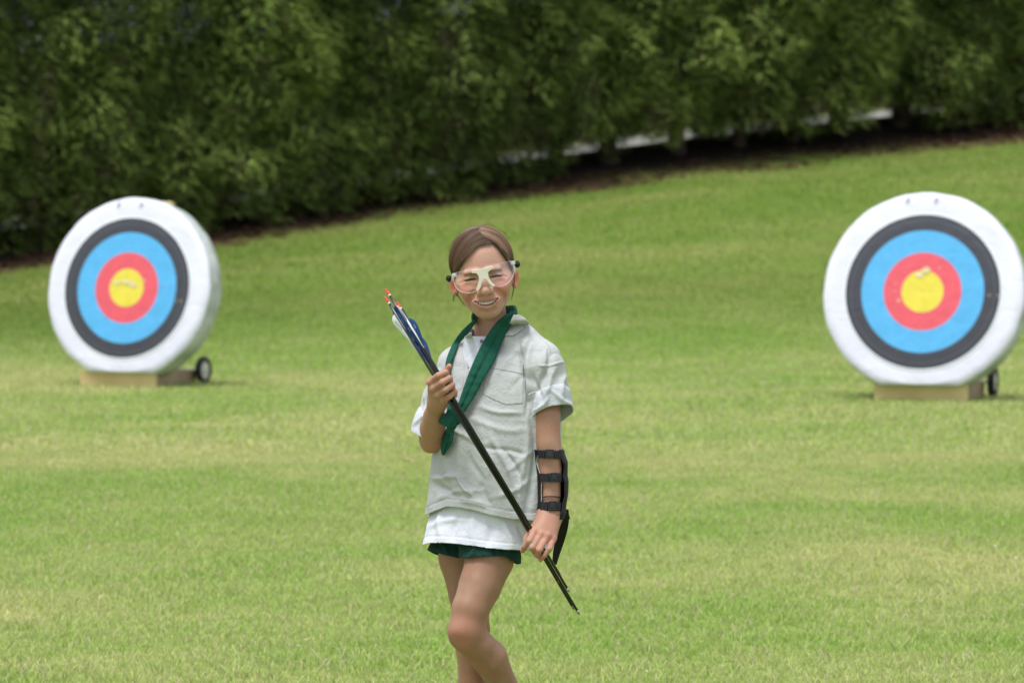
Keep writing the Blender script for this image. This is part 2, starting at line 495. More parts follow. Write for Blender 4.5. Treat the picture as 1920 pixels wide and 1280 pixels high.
for i, x in enumerate(hx):
    rr = random.Random(100 + i)
    x2 = x + rr.uniform(-.1, .1); y2 = float(hedge_y(x2)) + rr.uniform(-.22, .22)
    px = 960 + FPX * x2 / y2
    if px < -560 or px > 3300: continue
    z = float(H(x2, y2))
    root = empty('hedge_conifer', (x2, y2, z), rr.uniform(0, 6.28))
    s = rr.uniform(.92, 1.12); root.scale = (s * 1.02, s * 1.02, s * rr.uniform(.95, 1.05))
    for nm, me in (('trunk', trunks[i % 4]), ('crown', crowns[(i * 3 + i // 5) % 4])):
        c = bpy.data.objects.new(nm, me); scn.collection.objects.link(c); c.parent = root
        if nm == 'crown': c.location.z = -.36 * float(1 - sstep(650, 1200, px)) - .30 * float(sstep(1640, 1800, px)) - .06 * rr.random() 
    tree_list.append((px, root))
def tree_label(px):
    spots = [(-16, 'hedge conifer cut by the left edge of the photo, left of the left target'),
             (128, 'hedge conifer rising behind the left rim of the left target'),
             (289, 'hedge conifer just above the upper right rim of the left target'),
             (419, 'hedge conifer next right of the left target, where the lawn edge begins'),
             (541, 'hedge conifer midway between the left target and the arrow nocks'),
             (655, 'hedge conifer a little left of being straight above the orange arrow nocks'),
             (785, 'hedge conifer straight above the gap between the arrow nocks and the head'),
             (927, 'hedge conifer directly above the brown hair of the girl'),
             (1043, 'hedge conifer straight above the rolled sleeve on the right'),
             (1143, 'hedge conifer one tree right of the one above the rolled sleeve'),
             (1269, 'hedge conifer midway between the girl and the right target'),
             (1386, 'hedge conifer two trees left of the left rim of the right target'),
             (1482, 'hedge conifer next left of the left rim of the right target'),
             (1575, 'hedge conifer standing above the left rim of the right target'),
             (1688, 'hedge conifer above the left half of the rings of the right target'),
             (1781, 'hedge conifer above the right half of the rings of the right target'),
             (1898, 'hedge conifer at the far right, above the right rim of the right target'),
             (1995, 'hedge conifer cut by the right edge of the photo')]
    return sorted(spots, key=lambda s: abs(s[0] - px))
used = set()
_out = {-1: 0, 1: 0}
_ord = ['first', 'second', 'third', 'fourth', 'fifth', 'sixth', 'seventh', 'eighth', 'ninth', 'tenth', 'eleventh', 'twelfth', 'thirteenth', 'fourteenth', 'fifteenth', 'sixteenth', 'seventeenth', 'eighteenth', 'nineteenth', 'twentieth', 'twenty-first', 'twenty-second']
for px, root in sorted(tree_list, key=lambda q: abs(q[0] - 960)):
    if px < -75 or px > 2030:
        sd_ = -1 if px < 0 else 1
        tag(root, '%s hedge conifer beyond the %s edge of the photo, out of its view' % (_ord[_out[sd_]], 'left' if sd_ < 0 else 'right'), 'conifer', 'conifers grown together into a tall hedge')
        _out[sd_] += 1
        continue
    for p, l in tree_label(px):
        if l not in used: break
    used.add(l)
    tag(root, l, 'conifer', 'conifers grown together into a tall hedge')
# a dark belt of taller trees further back, seen only through chinks in the hedge
me1, me2 = crown_mesh(51, 10.0, 2.3, 3400, 3.8), crown_mesh(52, 11.0, 2.5, 3400, 3.8)
def verts_of(me):
    v = np.empty(len(me.vertices) * 3, np.float32); me.vertices.foreach_get('co', v); q = np.empty(len(me.loops), np.int32); me.loops.foreach_get('vertex_index', q)
    c = np.empty(len(me.vertices) * 4, np.float32); me.color_attributes['Col'].data.foreach_get('color', c)
    return v.reshape(-1, 3), q.reshape(-1, 4), c.reshape(-1, 4)[:, :3]
src = [verts_of(me1), verts_of(me2)]
V, F, C, o = [], [], [], 0
for i, x in enumerate(np.arange(-19, 34, 2.0)):
    v, q, c = src[i % 2]; a = i * 1.9; y = float(hedge_y(x)) + 11 + (i % 3) * 1.2
    Rm = np.array([[math.cos(a), -math.sin(a), 0], [math.sin(a), math.cos(a), 0], [0, 0, 1]])
    V.append(v @ Rm.T + np.array([x, y, float(H(x, y)) - .5])); F.append(q + o); C.append(c * .8); o += len(v)
tag(obj_np('woods', np.concatenate(V), np.concatenate(F), fm, smooth=False, cols=np.concatenate(C)), 'dark belt of trees behind the hedge', None, None, 'stuff')
for m_ in (me1, me2): bpy.data.meshes.remove(m_)
# ------------------------------------------------------------------ archery targets
wht, nt, b = new_mat('target_cover')
tc = N(nt, 'ShaderNodeTexCoord')
nz = N(nt, 'ShaderNodeTexNoise', Scale=3.0, Detail=5)
nt.links.new(tc.outputs['Object'], nz.inputs['Vector'])
nt.links.new(ramp(nt, nz.outputs['Fac'], [(0.3, (0.655, 0.655, 0.745)), (0.7, (0.735, 0.735, 0.82))]), b.inputs['Base Color'])
b.inputs['Roughness'].default_value = 0.7
n2 = N(nt, 'ShaderNodeTexNoise', Scale=7.0, Detail=3, Distortion=1.5)
nt.links.new(tc.outputs['Object'], n2.inputs['Vector'])
bp = N(nt, 'ShaderNodeBump', Strength=0.35, Distance=0.02)
nt.links.new(n2.outputs['Fac'], bp.inputs['Height']); nt.links.new(bp.outputs['Normal'], b.inputs['Normal'])
side_m = noisy_mat('target_side_cover', (0.30, 0.34, 0.28), (0.58, 0.60, 0.58), 6, 0.8, 0.7, 18, bdist=0.01)
timber = noisy_mat('timber', (0.50, 0.38, 0.16), (0.63, 0.50, 0.25), 5, 0.75, 0.3, 40)
timber_side = noisy_mat('dark_timber', (0.25, 0.18, 0.10), (0.36, 0.27, 0.16), 6, 0.8, 0.4, 40)  # darker timber for the side boards, cross board and brace
tyre_m = noisy_mat('tyre_rubber', (0.018, 0.018, 0.02), (0.04, 0.04, 0.042), 30, 0.8)
rim_m = noisy_mat('wheel_disc', (0.50, 0.47, 0.38), (0.64, 0.60, 0.50), 12, 0.5)
torn_m = noisy_mat('torn_paper', (0.62, 0.53, 0.22), (0.76, 0.70, 0.55), 60, 0.9)
steel = noisy_mat('steel', (0.45, 0.45, 0.46), (0.6, 0.6, 0.6), 40, 0.35, metal=1.0)

def face_mat():
    m, nt, b = new_mat('target_rings')
    tc = N(nt, 'ShaderNodeTexCoord')
    sp = N(nt, 'ShaderNodeSeparateXYZ'); nt.links.new(tc.outputs['Object'], sp.inputs[0])
    x2 = N(nt, 'ShaderNodeMath', operation='MULTIPLY'); nt.links.new(sp.outputs['X'], x2.inputs[0]); nt.links.new(sp.outputs['X'], x2.inputs[1])
    z2 = N(nt, 'ShaderNodeMath', operation='MULTIPLY'); nt.links.new(sp.outputs['Z'], z2.inputs[0]); nt.links.new(sp.outputs['Z'], z2.inputs[1])
    ad = N(nt, 'ShaderNodeMath', operation='ADD'); nt.links.new(x2.outputs[0], ad.inputs[0]); nt.links.new(z2.outputs[0], ad.inputs[1])
    sq = N(nt, 'ShaderNodeMath', operation='SQRT'); nt.links.new(ad.outputs[0], sq.inputs[0])
    gold, red, blue, black, white = (0.74, 0.62, 0.055), (0.74, 0.095, 0.125), (0.085, 0.41, 0.74), (0.040, 0.043, 0.055), (0.82, 0.83, 0.87)
    stops = [(0.0, gold), (0.129, red), (0.246, blue), (0.383, black), (0.412, (0.09, 0.09, 0.10)), (0.414, black), (0.448, (0.10, 0.10, 0.11)), (0.450, black), (0.488, white)]
    r = nt.nodes.new('ShaderNodeValToRGB'); r.color_ramp.interpolation = 'CONSTANT'
    el = r.color_ramp.elements
    while len(el) < len(stops): el.new(0.9)
    for e, (p, c) in zip(el, stops): e.position = p; e.color = (*c, 1)
    nt.links.new(sq.outputs[0], r.inputs['Fac'])
    nz = N(nt, 'ShaderNodeTexNoise', Scale=9.0, Detail=7, Roughness=0.7); nt.links.new(tc.outputs['Object'], nz.inputs['Vector'])
    mx = N(nt, 'ShaderNodeMixRGB', blend_type='MULTIPLY', Fac=1.0)
    nt.links.new(r.outputs['Color'], mx.inputs['Color1'])
    nt.links.new(ramp(nt, nz.outputs['Fac'], [(0.25, (0.86, 0.86, 0.86)), (0.7, (1.05, 1.05, 1.05))]), mx.inputs['Color2'])
    n3 = N(nt, 'ShaderNodeTexVoronoi', Scale=26.0); nt.links.new(tc.outputs['Object'], n3.inputs['Vector'])
    holes = ramp(nt, n3.outputs['Distance'], [(0.0, (1, 1, 1)), (0.07, (0, 0, 0))])
    n4 = N(nt, 'ShaderNodeTexNoise', Scale=3.5, Detail=2); nt.links.new(tc.outputs['Object'], n4.inputs['Vector'])
    hm = N(nt, 'ShaderNodeMixRGB', blend_type='MULTIPLY', Fac=1.0)
    nt.links.new(holes, hm.inputs['Color1']); nt.links.new(ramp(nt, n4.outputs['Fac'], [(0.45, (0, 0, 0)), (0.6, (1, 1, 1))]), hm.inputs['Color2'])
    fx = N(nt, 'ShaderNodeMixRGB'); nt.links.new(hm.outputs[0], fx.inputs['Fac'])
    nt.links.new(mx.outputs[0], fx.inputs['Color1']); fx.inputs['Color2'].default_value = (0.5, 0.48, 0.45, 1)
    nt.links.new(fx.outputs[0], b.inputs['Base Color'])
    b.inputs['Roughness'].default_value = 0.55
    n2 = N(nt, 'ShaderNodeTexNoise', Scale=8.0, Detail=3, Distortion=1.0); nt.links.new(tc.outputs['Object'], n2.inputs['Vector'])
    bp = N(nt, 'ShaderNodeBump', Strength=0.3, Distance=0.02)
    nt.links.new(n2.outputs['Fac'], bp.inputs['Height']); nt.links.new(bp.outputs['Normal'], b.inputs['Normal'])
    return m
rings_m = face_mat()

def boss_mesh(kind, seed=0):
    """front cover disc or padded side, local: disc centre at origin, front faces -Y; flat bottom chord"""
    R0, T, CH = 0.637, 0.20, -0.585
    bm = bmesh.new(); seg = 144
    rr = np.random.default_rng(seed)
    def ring(r, y, wob=0.0):
        vs = []
        for k in range(seg):
            a = 2 * math.pi * k / seg
            w = 1 + wob * (0.5 * math.sin(5 * a + 1 + seed) + 0.35 * math.sin(11 * a + 2) + 0.3 * math.sin(19 * a + seed * 2) + .5 * (rr.random() - .5))
            x, z = r * w * math.cos(a), r * w * math.sin(a)
            vs.append(bm.verts.new((x, y, max(z, CH))))
        return vs
    def bridge(a, b):
        for k in range(seg): 
            try: bm.faces.new((a[k], b[k], b[(k + 1) % seg], a[(k + 1) % seg]))
            except ValueError: pass
    if kind == 'front':
        rs = [ring(0.02, 0), ring(.15, 0), ring(.3, 0), ring(0.50, 0), ring(.58, .002), ring(R0 - .022, .004, .004), ring(R0 - .004, .020, .005)]
        bm.faces.new(rs[0])
    else:
        rs = [ring(R0 - .006, .018, .004), ring(R0, .035, .006), ring(R0 + .003, T * .5, .006), ring(R0, T - .02, .006), ring(R0 - .03, T, .006), ring(0.05, T)]
        bm.faces.new(rs[-1])
    for a, b_ in zip(rs, rs[1:]): bridge(a, b_)
    bmesh.ops.remove_doubles(bm, verts=bm.verts, dist=1e-5)
    return bm
def make_target(name, loc, yaw, lean, label, seed, dx=0.0):
    root = empty(name, loc)
    root['label'] = label; root['category'] = 'archery target'; root['group'] = 'round archery targets on wheeled timber bases'
    top = 0.10                                     # height of the timber base
    cz = top + 0.585 * math.cos(lean) + 0.004
    M = Matrix.Translation((dx, -0.20, cz)) @ Matrix.Rotation(-lean, 4, 'X')
    # disc parts hang from one matrix so the object-space rings stay round
    def place(o):
        o.parent = root; o.matrix_local = M
        return o
    for nm, kd, mt in (('front_cover', 'front', wht), ('padded_side', 'side', side_m)):
        bm = boss_mesh(kd, seed); me = bpy.data.meshes.new(nm); bmesh.ops.recalc_face_normals(bm, faces=bm.faces); bm.to_mesh(me); bm.free()
        me.materials.append(mt)
        for p in me.polygons: p.use_smooth = True
        o = bpy.data.objects.new(nm, me); scn.collection.objects.link(o); place(o)
    # paper face with coloured rings
    bm = bmesh.new()
    prof = [(0.004, -.006), (.13, -.0065), (.25, -.006), (.38, -.0055), (.488, -.005), (.5, -.0035)]
    bm_lathe(bm, prof, 96, 'Y', close=False)
    me = bpy.data.meshes.new('ring_face'); bmesh.ops.recalc_face_normals(bm, faces=bm.faces); bm.to_mesh(me); bm.free()
    me.materials.append(rings_m)
    for p in me.polygons: p.use_smooth = True
    fo = bpy.data.objects.new('ring_face', me); scn.collection.objects.link(fo); place(fo)
    # torn patches standing up from the paper
    rr = random.Random(seed)
    spots = [(-.07, .03, .05, .03), (.05, .02, .06, .05), (0, .04, .05, .04), (-.12, .05, .02, .02), (.14, .05, .025, .02), (-.02, .09, .02, .015), (.3, .02, .015, .01), (.44, -.09, .018, .02), (.405, -.08, .012, .015)] if seed == 1 else \
            [(0.0, .12, .085, .045), (-.15, -.06, .03, .022), (.02, .14, .05, .03), (.1, .15, .015, .02), (-.17, .05, .016, .014), (.42, -.02, .014, .018), (.475, -.02, .014, .018), (-.17, .0, .015, .012)]
    for (x, z, w, h) in spots:
        w, h = w * .8, h * .8
        bm = bmesh.new()
        for j in range(3 if w > .03 else 1):
            cx, czz = x + rr.uniform(-1, 1) * w * .4, z + rr.uniform(-1, 1) * h * .4
            vs = []
            mm = 9
            for q in range(mm):
                a = 6.283 * q / mm; k = rr.uniform(.55, 1.0)
                vs.append(bm.verts.new((cx + math.cos(a) * w * .5 * k, -.0085 - j * .0012 - rr.random() * .001, czz + math.sin(a) * h * .5 * k)))
            bm.faces.new(vs)
        me = bpy.data.meshes.new('torn_patch'); bm.to_mesh(me); bm.free(); me.materials.append(torn_m)
        place(link(bpy.data.objects.new('torn_patch', me)))
    # pins at the top
    for sx in (-.12, .06):
        bm = bmesh.new(); bm_box(bm, (sx, -.004, .585), (.012, .01, .035), Matrix.Rotation(.3, 3, 'Y'), .002)
        me = bpy.data.meshes.new('pin'); bm.to_mesh(me); bm.free(); me.materials.append(steel)
        o = bpy.data.objects.new('pin', me); scn.collection.objects.link(o); place(o)
    # rear post
    def part(nm, bm, mt, par=root):
        me = bpy.data.meshes.new(nm); bmesh.ops.recalc_face_normals(bm, faces=bm.faces); bm.to_mesh(me); bm.free(); me.materials.append(mt)
        o = bpy.data.objects.new(nm, me); scn.collection.objects.link(o); o.parent = par
        return o
    bm = bmesh.new(); bm_box(bm, (0.09, .24, .03), (.17, .05, 1.222), None, .004)
    place(part('rear_post', bm, timber))
    bm = bmesh.new(); bm_box(bm, (0, .0, .0), (.07, .05, 0.95), Matrix.Rotation(.5, 3, 'X'), .004)
    o = part('rear_brace', bm, timber_side); o.location = (0, .33, .48)
    # base
    hw = .295
    bm = bmesh.new(); bm_box(bm, (0, -.235, .05), (hw * 2, .045, .10), None, .004); part('front_board', bm, timber)
    for s in (-1, 1):
        bm = bmesh.new(); bm_box(bm, (s * (hw - .0225), .065, .049), (.045, .552, .096), None, .004); part('side_board', bm, timber_side)
    bm = bmesh.new(); bm_box(bm, (0, .30, .049), (hw * 2 - .094, .045, .09), None, .004); part('cross_board', bm, timber_side)
    bm = bmesh.new(); bm_tube(bm, [(-hw - .07, .355, .092), (hw + .07, .355, .092)], .009, 10); part('axle', bm, steel)
    for s in (-1, 1):
        bm = bmesh.new(); bm_lathe(bm, [(.060, -.018), (.080, -.020), (.089, -.012), (.090, 0), (.089, .012), (.080, .020), (.060, .018)], 40, 'X')
        w = part('wheel', bm, tyre_m); w.location = (s * (hw + .052), .355, .094); w.scale = (1.15, 1.06, 1.06)
        for p in w.data.polygons: p.use_smooth = True
        bm = bmesh.new(); bm_lathe(bm, [(.002, -.016), (.018, -.020), (.022, -.012), (.05, -.010), (.061, -.014), (.061, .014), (.05, .010), (.022, .012), (.018, .020), (.002, .016)], 40, 'X')
        h_ = part('wheel_disc', bm, rim_m, w)
        for p in h_.data.polygons: p.use_smooth = True
    root.rotation_euler = (0, 0, yaw)
    root.location.z = float(H(loc[0], loc[1])) + 0.0
    return root
lt = make_target('archery_target', (0, 0, 0), 0, R(10), 'round ringed target turned aside so its padded edge and whole wheel show', 1, .05)
rt = make_target('archery_target', (0, 0, 0), 0, R(12), 'round ringed target facing nearly straight on, cut by the right photo edge', 2)
def aim(root, px, Y, yaw):
    p = W(px, 600, Y)
    root.location = (p.x, Y, float(H(p.x, Y)) + 0.002)
    root.rotation_euler = (0, 0, yaw)
aim(lt, 253, 26.7, R(-23.5))
aim(rt, 1741, 24.1, R(-17))
# ------------------------------------------------------------------ implicit modelling for the figure
Y0 = 9.0
def w3(px, py, dy=0.0): return np.array(W(px, py, Y0 + dy))
def smin(a, b, k):
    h = np.maximum(k - np.abs(a - b), 0) / k
    return np.minimum(a, b) - h * h * k * 0.25
def smax(a, b, k): return -smin(-a, -b, k)
def f_cone(a, b, ra, rb):
    a = np.asarray(a, float); b = np.asarray(b, float); ab = b - a; L2 = ab @ ab + 1e-12
    def f(P):
        t = np.clip(((P - a) @ ab) / L2, 0, 1)
        return np.linalg.norm(P - a - t[..., None] * ab, axis=-1) - (ra + (rb - ra) * t)
    return f, (a + b) / 2, math.sqrt(L2) / 2 + max(ra, rb)
def f_ell(c, r, M=None):
    c = np.asarray(c, float); r = np.asarray(r, float)
    def f(P):
        q = P - c
        if M is not None: q = q @ M
        k0 = np.linalg.norm(q / r, axis=-1); k1 = np.linalg.norm(q / (r * r), axis=-1) + 1e-9
        return k0 * (k0 - 1) / k1
    return f, c, float(r.max())
class Field:
    def __init__(s): s.ops = []
    def u(s, prim, k=0.01): s.ops.append(('u', k, *prim)); return s
    def cut(s, prim, k=0.005): s.ops.append(('s', k, *prim)); return s
    def chain(s, pts, k=0.01, k0=None):
        """pts [(point, radius)]"""
        for i in range(len(pts) - 1):
            s.u(f_cone(pts[i][0], pts[i + 1][0], pts[i][1], pts[i + 1][1]), (k0 or k) if i == 0 else k)
        return s
    def apply(s, D, P, sel=None):
        for op, k, f, c, r in s.ops:
            if sel is None:
                v = f(P); D = smin(D, v, k) if op == 'u' else smax(D, -v, k)
            else:
                bc, br = sel
                m = np.where(np.linalg.norm(bc - c, axis=-1) < r + br + k + 0.012)[0]
                if len(m) == 0: continue
                v = f(P[m]); D[m] = smin(D[m], v, k) if op == 'u' else smax(D[m], -v, k)
        return D
def polygonise(field, xs, ys, zs, B=10):
    """surface nets on a rectilinear grid, evaluated only in blocks near the surface"""
    nx_, ny_, nz_ = len(xs), len(ys), len(zs)
    F = np.full((nx_, ny_, nz_), 1.0, np.float32)
    bx, by, bz = np.arange(0, nx_, B), np.arange(0, ny_, B), np.arange(0, nz_, B)
    def cr(v, b): e = np.minimum(b + B, len(v)) - 1; return (v[b] + v[e]) / 2, (v[e] - v[b]) / 2
    cx, hx_ = cr(xs, bx); cy, hy_ = cr(ys, by); cz, hz_ = cr(zs, bz)
    C = np.stack(np.meshgrid(cx, cy, cz, indexing='ij'), -1).reshape(-1, 3)
    Hf = np.stack(np.meshgrid(hx_, hy_, hz_, indexing='ij'), -1).reshape(-1, 3)
    I = np.stack(np.meshgrid(bx, by, bz, indexing='ij'), -1).reshape(-1, 3)
    rad = np.linalg.norm(Hf, axis=1) + 0.002
    D = field.apply(np.full(len(C), 1.0), C)
    act = np.abs(D) < rad * 1.35 + 0.012
    for i0, j0, k0 in I[(~act) & (D < 0)]: F[i0:i0 + B, j0:j0 + B, k0:k0 + B] = -1
    Ia, Ca, Ra = I[act], C[act], rad[act]
    ar = np.arange(B)
    for s0 in range(0, len(Ia), 400):
        Ib = Ia[s0:s0 + 400]; nb = len(Ib)
        gi = np.minimum(Ib[:, 0, None] + ar, nx_ - 1); gj = np.minimum(Ib[:, 1, None] + ar, ny_ - 1); gk = np.minimum(Ib[:, 2, None] + ar, nz_ - 1)
        P = np.empty((nb, B, B, B, 3))
        P[..., 0] = xs[gi][:, :, None, None]; P[..., 1] = ys[gj][:, None, :, None]; P[..., 2] = zs[gk][:, None, None, :]
        Dv = field.apply(np.full((nb, B ** 3), 1.0), P.reshape(nb, -1, 3), (Ca[s0:s0 + 400], Ra[s0:s0 + 400]))
        F[gi[:, :, None, None], gj[:, None, :, None], gk[:, None, None, :]] = Dv.reshape(nb, B, B, B)
    F[0] = F[-1] = 1; F[:, 0] = F[:, -1] = 1; F[:, :, 0] = F[:, :, -1] = 1
    ins = F < 0
    cnt = np.zeros((nx_ - 1, ny_ - 1, nz_ - 1), np.uint8)
    for a in (0, 1):
        for b_ in (0, 1):
            for c in (0, 1): cnt += ins[a:nx_ - 1 + a, b_:ny_ - 1 + b_, c:nz_ - 1 + c]
    cells = np.argwhere((cnt > 0) & (cnt < 8))
    vid = np.full(cnt.shape, -1, np.int32); vid[tuple(cells.T)] = np.arange(len(cells))
    S = np.zeros((len(cells), 3)); n = np.zeros(len(cells))
    ax = (xs, ys, zs)
    for axis in range(3):
        o1, o2 = [q for q in range(3) if q != axis]
        for a in (0, 1):
            for b_ in (0, 1):
                p0 = cells.copy(); p0[:, o1] += a; p0[:, o2] += b_
                p1 = p0.copy(); p1[:, axis] += 1
                f0 = F[tuple(p0.T)]; f1 = F[tuple(p1.T)]
                m = (f0 < 0) != (f1 < 0)
                t = np.where(m, f0 / np.where(m, f0 - f1, 1), 0)
                q = np.stack([ax[d][p0[:, d]] for d in range(3)], -1)
                q[:, axis] += t * (ax[axis][p1[:, axis]] - ax[axis][p0[:, axis]])
                S[m] += q[m]; n[m] += 1
    V = S / n[:, None]
    quads = []
    for axis in range(3):
        o1, o2 = [(1, 2), (2, 0), (0, 1)][axis]
        sl0 = [slice(None)] * 3; sl1 = [slice(None)] * 3
        sl0[axis] = slice(0, -1); sl1[axis] = slice(1, None)
        A, Bq = ins[tuple(sl0)], ins[tuple(sl1)]
        E = np.argwhere(A != Bq)
        E = E[(E[:, o1] > 0) & (E[:, o2] > 0) & (E[:, o1] < F.shape[o1] - 1) & (E[:, o2] < F.shape[o2] - 1)]
        flip = A[tuple(E.T)]
        def cell(d1, d2):
            q = E.copy(); q[:, o1] -= d1; q[:, o2] -= d2
            return vid[tuple(q.T)]
        Q = np.stack([cell(1, 1), cell(0, 1), cell(0, 0), cell(1, 0)], -1)
        Q[~flip] = Q[~flip][:, ::-1]
        quads.append(Q)
    Q = np.concatenate(quads)
    return V, Q[(Q >= 0).all(1)]
def relax(V, Q, it=2, lam=0.5, mask=None):
    e = np.concatenate([Q[:, [0, 1]], Q[:, [1, 2]], Q[:, [2, 3]], Q[:, [3, 0]]]); e = np.concatenate([e, e[:, ::-1]])
    deg = np.bincount(e[:, 0], minlength=len(V)).astype(float)
    for _ in range(it):
        S = np.stack([np.bincount(e[:, 0], weights=V[e[:, 1], d], minlength=len(V)) for d in range(3)], -1)
        T = S / np.maximum(deg, 1)[:, None]
        l = lam if mask is None else (lam * mask)[:, None]
        V = np.where(deg[:, None] > 0, V + (T - V) * l, V)
    return V
def normals(V, Q):
    n = np.cross(V[Q[:, 2]] - V[Q[:, 0]], V[Q[:, 3]] - V[Q[:, 1]])
    Nv = np.zeros_like(V)
    for c in range(4): np.add.at(Nv, Q[:, c], n)
    return Nv / (np.linalg.norm(Nv, axis=1)[:, None] + 1e-12)
def trim(V, Q, keep):
    """drop the quads touching a vertex that is not kept, then unused vertices"""
    Q = Q[keep[Q].all(1)]
    u, inv = np.unique(Q, return_inverse=True)
    return V[u], inv.reshape(-1, 4), u
def trim_at(V, Q, g, grad):
    """cut the surface cleanly along g = 0 (g < 0 is kept); grad (3,) or (n,3) moves a point back onto the line"""
    neg = g < 0
    Q = Q[neg[Q].any(1)]
    out = np.zeros(len(V), bool); out[Q.ravel()] = True; out &= ~neg
    G = np.broadcast_to(np.asarray(grad, float), V.shape)
    st = (g[out] / (G[out] ** 2).sum(1))[:, None] * G[out]
    ln = np.linalg.norm(st, axis=1)[:, None]; st *= np.minimum(1, .009 / (ln + 1e-9))
    V = V.copy(); V[out] -= st
    u, inv = np.unique(Q, return_inverse=True)
    return V[u], inv.reshape(-1, 4), u
def grid(lo, hi, h): return np.arange(lo, hi + h, h)
def graded(segs):
    v = [segs[0][0]]
    for a, b, h in segs:
        while v[-1] < b - 1e-6: v.append(v[-1] + h)
    return np.array(v)
def zpy(py): return CAM_H - (py - HORIZON) / 800.0
def xpx(px): return (px - 960.0) / 800.0
def in_poly(px, py, poly):
    x, y = np.asarray(px), np.asarray(py); c = np.zeros(x.shape, bool); n = len(poly); j = n - 1
    for i in range(n):
        (xi, yi), (xj, yj) = poly[i], poly[j]
        if yi != yj:
            c ^= ((yi > y) != (yj > y)) & (x < (xj - xi) * (y - yi) / (yj - yi) + xi)
        j = i
    return c
def bvh_of(V, Q):
    return BVHTree.FromPolygons([tuple(v) for v in V.tolist()], [tuple(q) for q in Q.tolist()])
def hit(bvhs, px, py):
    """nearest surface point seen at photo pixel (px,py) among the given trees"""
    o = Vector((0, 0, CAM_H)); d = (W(px, py, 10.0) - o).normalized(); best = None
    for b_ in (bvhs if isinstance(bvhs, (list, tuple)) else [bvhs]):
        r = b_.ray_cast(o + d * 7.5, d)
        if r[0] is not None and (best is None or r[3] < best[3]): best = r
    return best
# ------------------------------------------------------------------ the girl
person = empty('person', tuple(w3(915, 1491, 0.02) * np.array([1, 1, 0])))
tag(person, 'girl in pale shirt, green neckerchief and clear goggles holding black arrows', 'person')

# head frame: x to the right of the picture, y out of the face, z up
HR = R(8.0); HP = R(2.0)
HC = w3(905, 508, 0.0)
hx_ax = np.array([math.cos(HR), 0, math.sin(HR)])
hz0 = np.array([-math.sin(HR), 0, math.cos(HR)]); hy0 = np.array([0, -1.0, 0])
hy_ax = hy0 * math.cos(HP) - hz0 * math.sin(HP); hz_ax = hz0 * math.cos(HP) + hy0 * math.sin(HP)
HM = np.stack([hx_ax, hy_ax, hz_ax], 1)            # columns: axes; local = (P-HC) @ HM
def hw(p): return HC + np.asarray(p, float) @ HM.T
def hl(P): return (np.asarray(P) - HC) @ HM
def hcone(a, b_, ra, rb): return f_cone(hw(a), hw(b_), ra, rb)
def hell(c, r): return f_ell(hw(c), r, HM)

body = Field()
# torso under the clothes
body.u(f_cone(w3(908, 725, .06), w3(952, 722, .035), .062, .062), .03)
body.u(f_cone(w3(918, 860, .04), w3(940, 856, .02), .068, .068), .03)
body.u(f_cone(w3(897, 985, .045), w3(938, 982, .01), .068, .068), .03)
body.u(f_cone(w3(915, 790, .05), w3(945, 790, .03), .062, .062), .03)
body.u(f_cone(w3(920, 655, .055), w3(875, 686, .09), .031, .030), .02)
body.u(f_cone(w3(925, 652, .045), w3(1015, 682, -.025), .029, .029), .02)
# neck
body.u(f_cone(w3(916, 560, .035), w3(924, 650, .055), .036, .043), .02)
body.u(f_cone(w3(938, 585, .016), w3(919, 645, .006), .010, .009), .02)
# legs
body.chain([(w3(925, 985, .0), .068), (w3(918, 1048, -.035), .0565), (w3(900, 1098, -.065), .0495), (w3(882, 1142, -.09), .0435), (w3(874, 1182, -.10), .0395)], .006, .03)
body.u(f_cone(w3(866, 1180, -.112), w3(868, 1197, -.112), .026, .022), .02)
body.u(f_cone(w3(858, 1186, -.122), w3(859, 1193, -.122), .0150, .0140), .018)
body.cut(f_cone(w3(852, 1205, -.150), w3(872, 1210, -.150), .012, .012), .02)
body.u(f_cone(w3(876, 1212, -.105), w3(917, 1264, -.050), .0135, .0120), .02)
body.chain([(w3(876, 1186, -.095), .038), (w3(896, 1210, -.08), .0385), (w3(918, 1232, -.055), .0410), (w3(943, 1283, -.01), .0330), (w3(1003, 1395, .085), .0235), (w3(1006, 1410, .09), .026)], .008, .02)
body.chain([(w3(868, 985, .075), .064), (w3(864, 1048, .065), .0515), (w3(877, 1110, .055), .0455), (w3(882, 1150, .045), .043), (w3(885, 1180, .045), .042), (w3(887, 1215, .055), .041), (w3(885, 1280, .06), .0325), (w3(884, 1440, .065), .023), (w3(884, 1462, .065), .026)], .008, .03)
def wa(px, py, dy=0.0): return w3(px, py, dy - .03 * float(sstep(690, 830, py)))
# her left arm (right in the picture)
body.chain([(wa(1018, 700, -.035), .033), (wa(1025, 780, -.045), .0315), (wa(1028, 832, -.045), .0285), (wa(1031, 850, -.045), .0285), (wa(1032, 885, -.05), .0270), (wa(1033, 930, -.06), .0225), (wa(1031, 962, -.068), .0185)], .006, .03)
body.u(f_cone(wa(1022, 962, -.07), wa(1037, 962, -.067), .0160, .0160), .015)
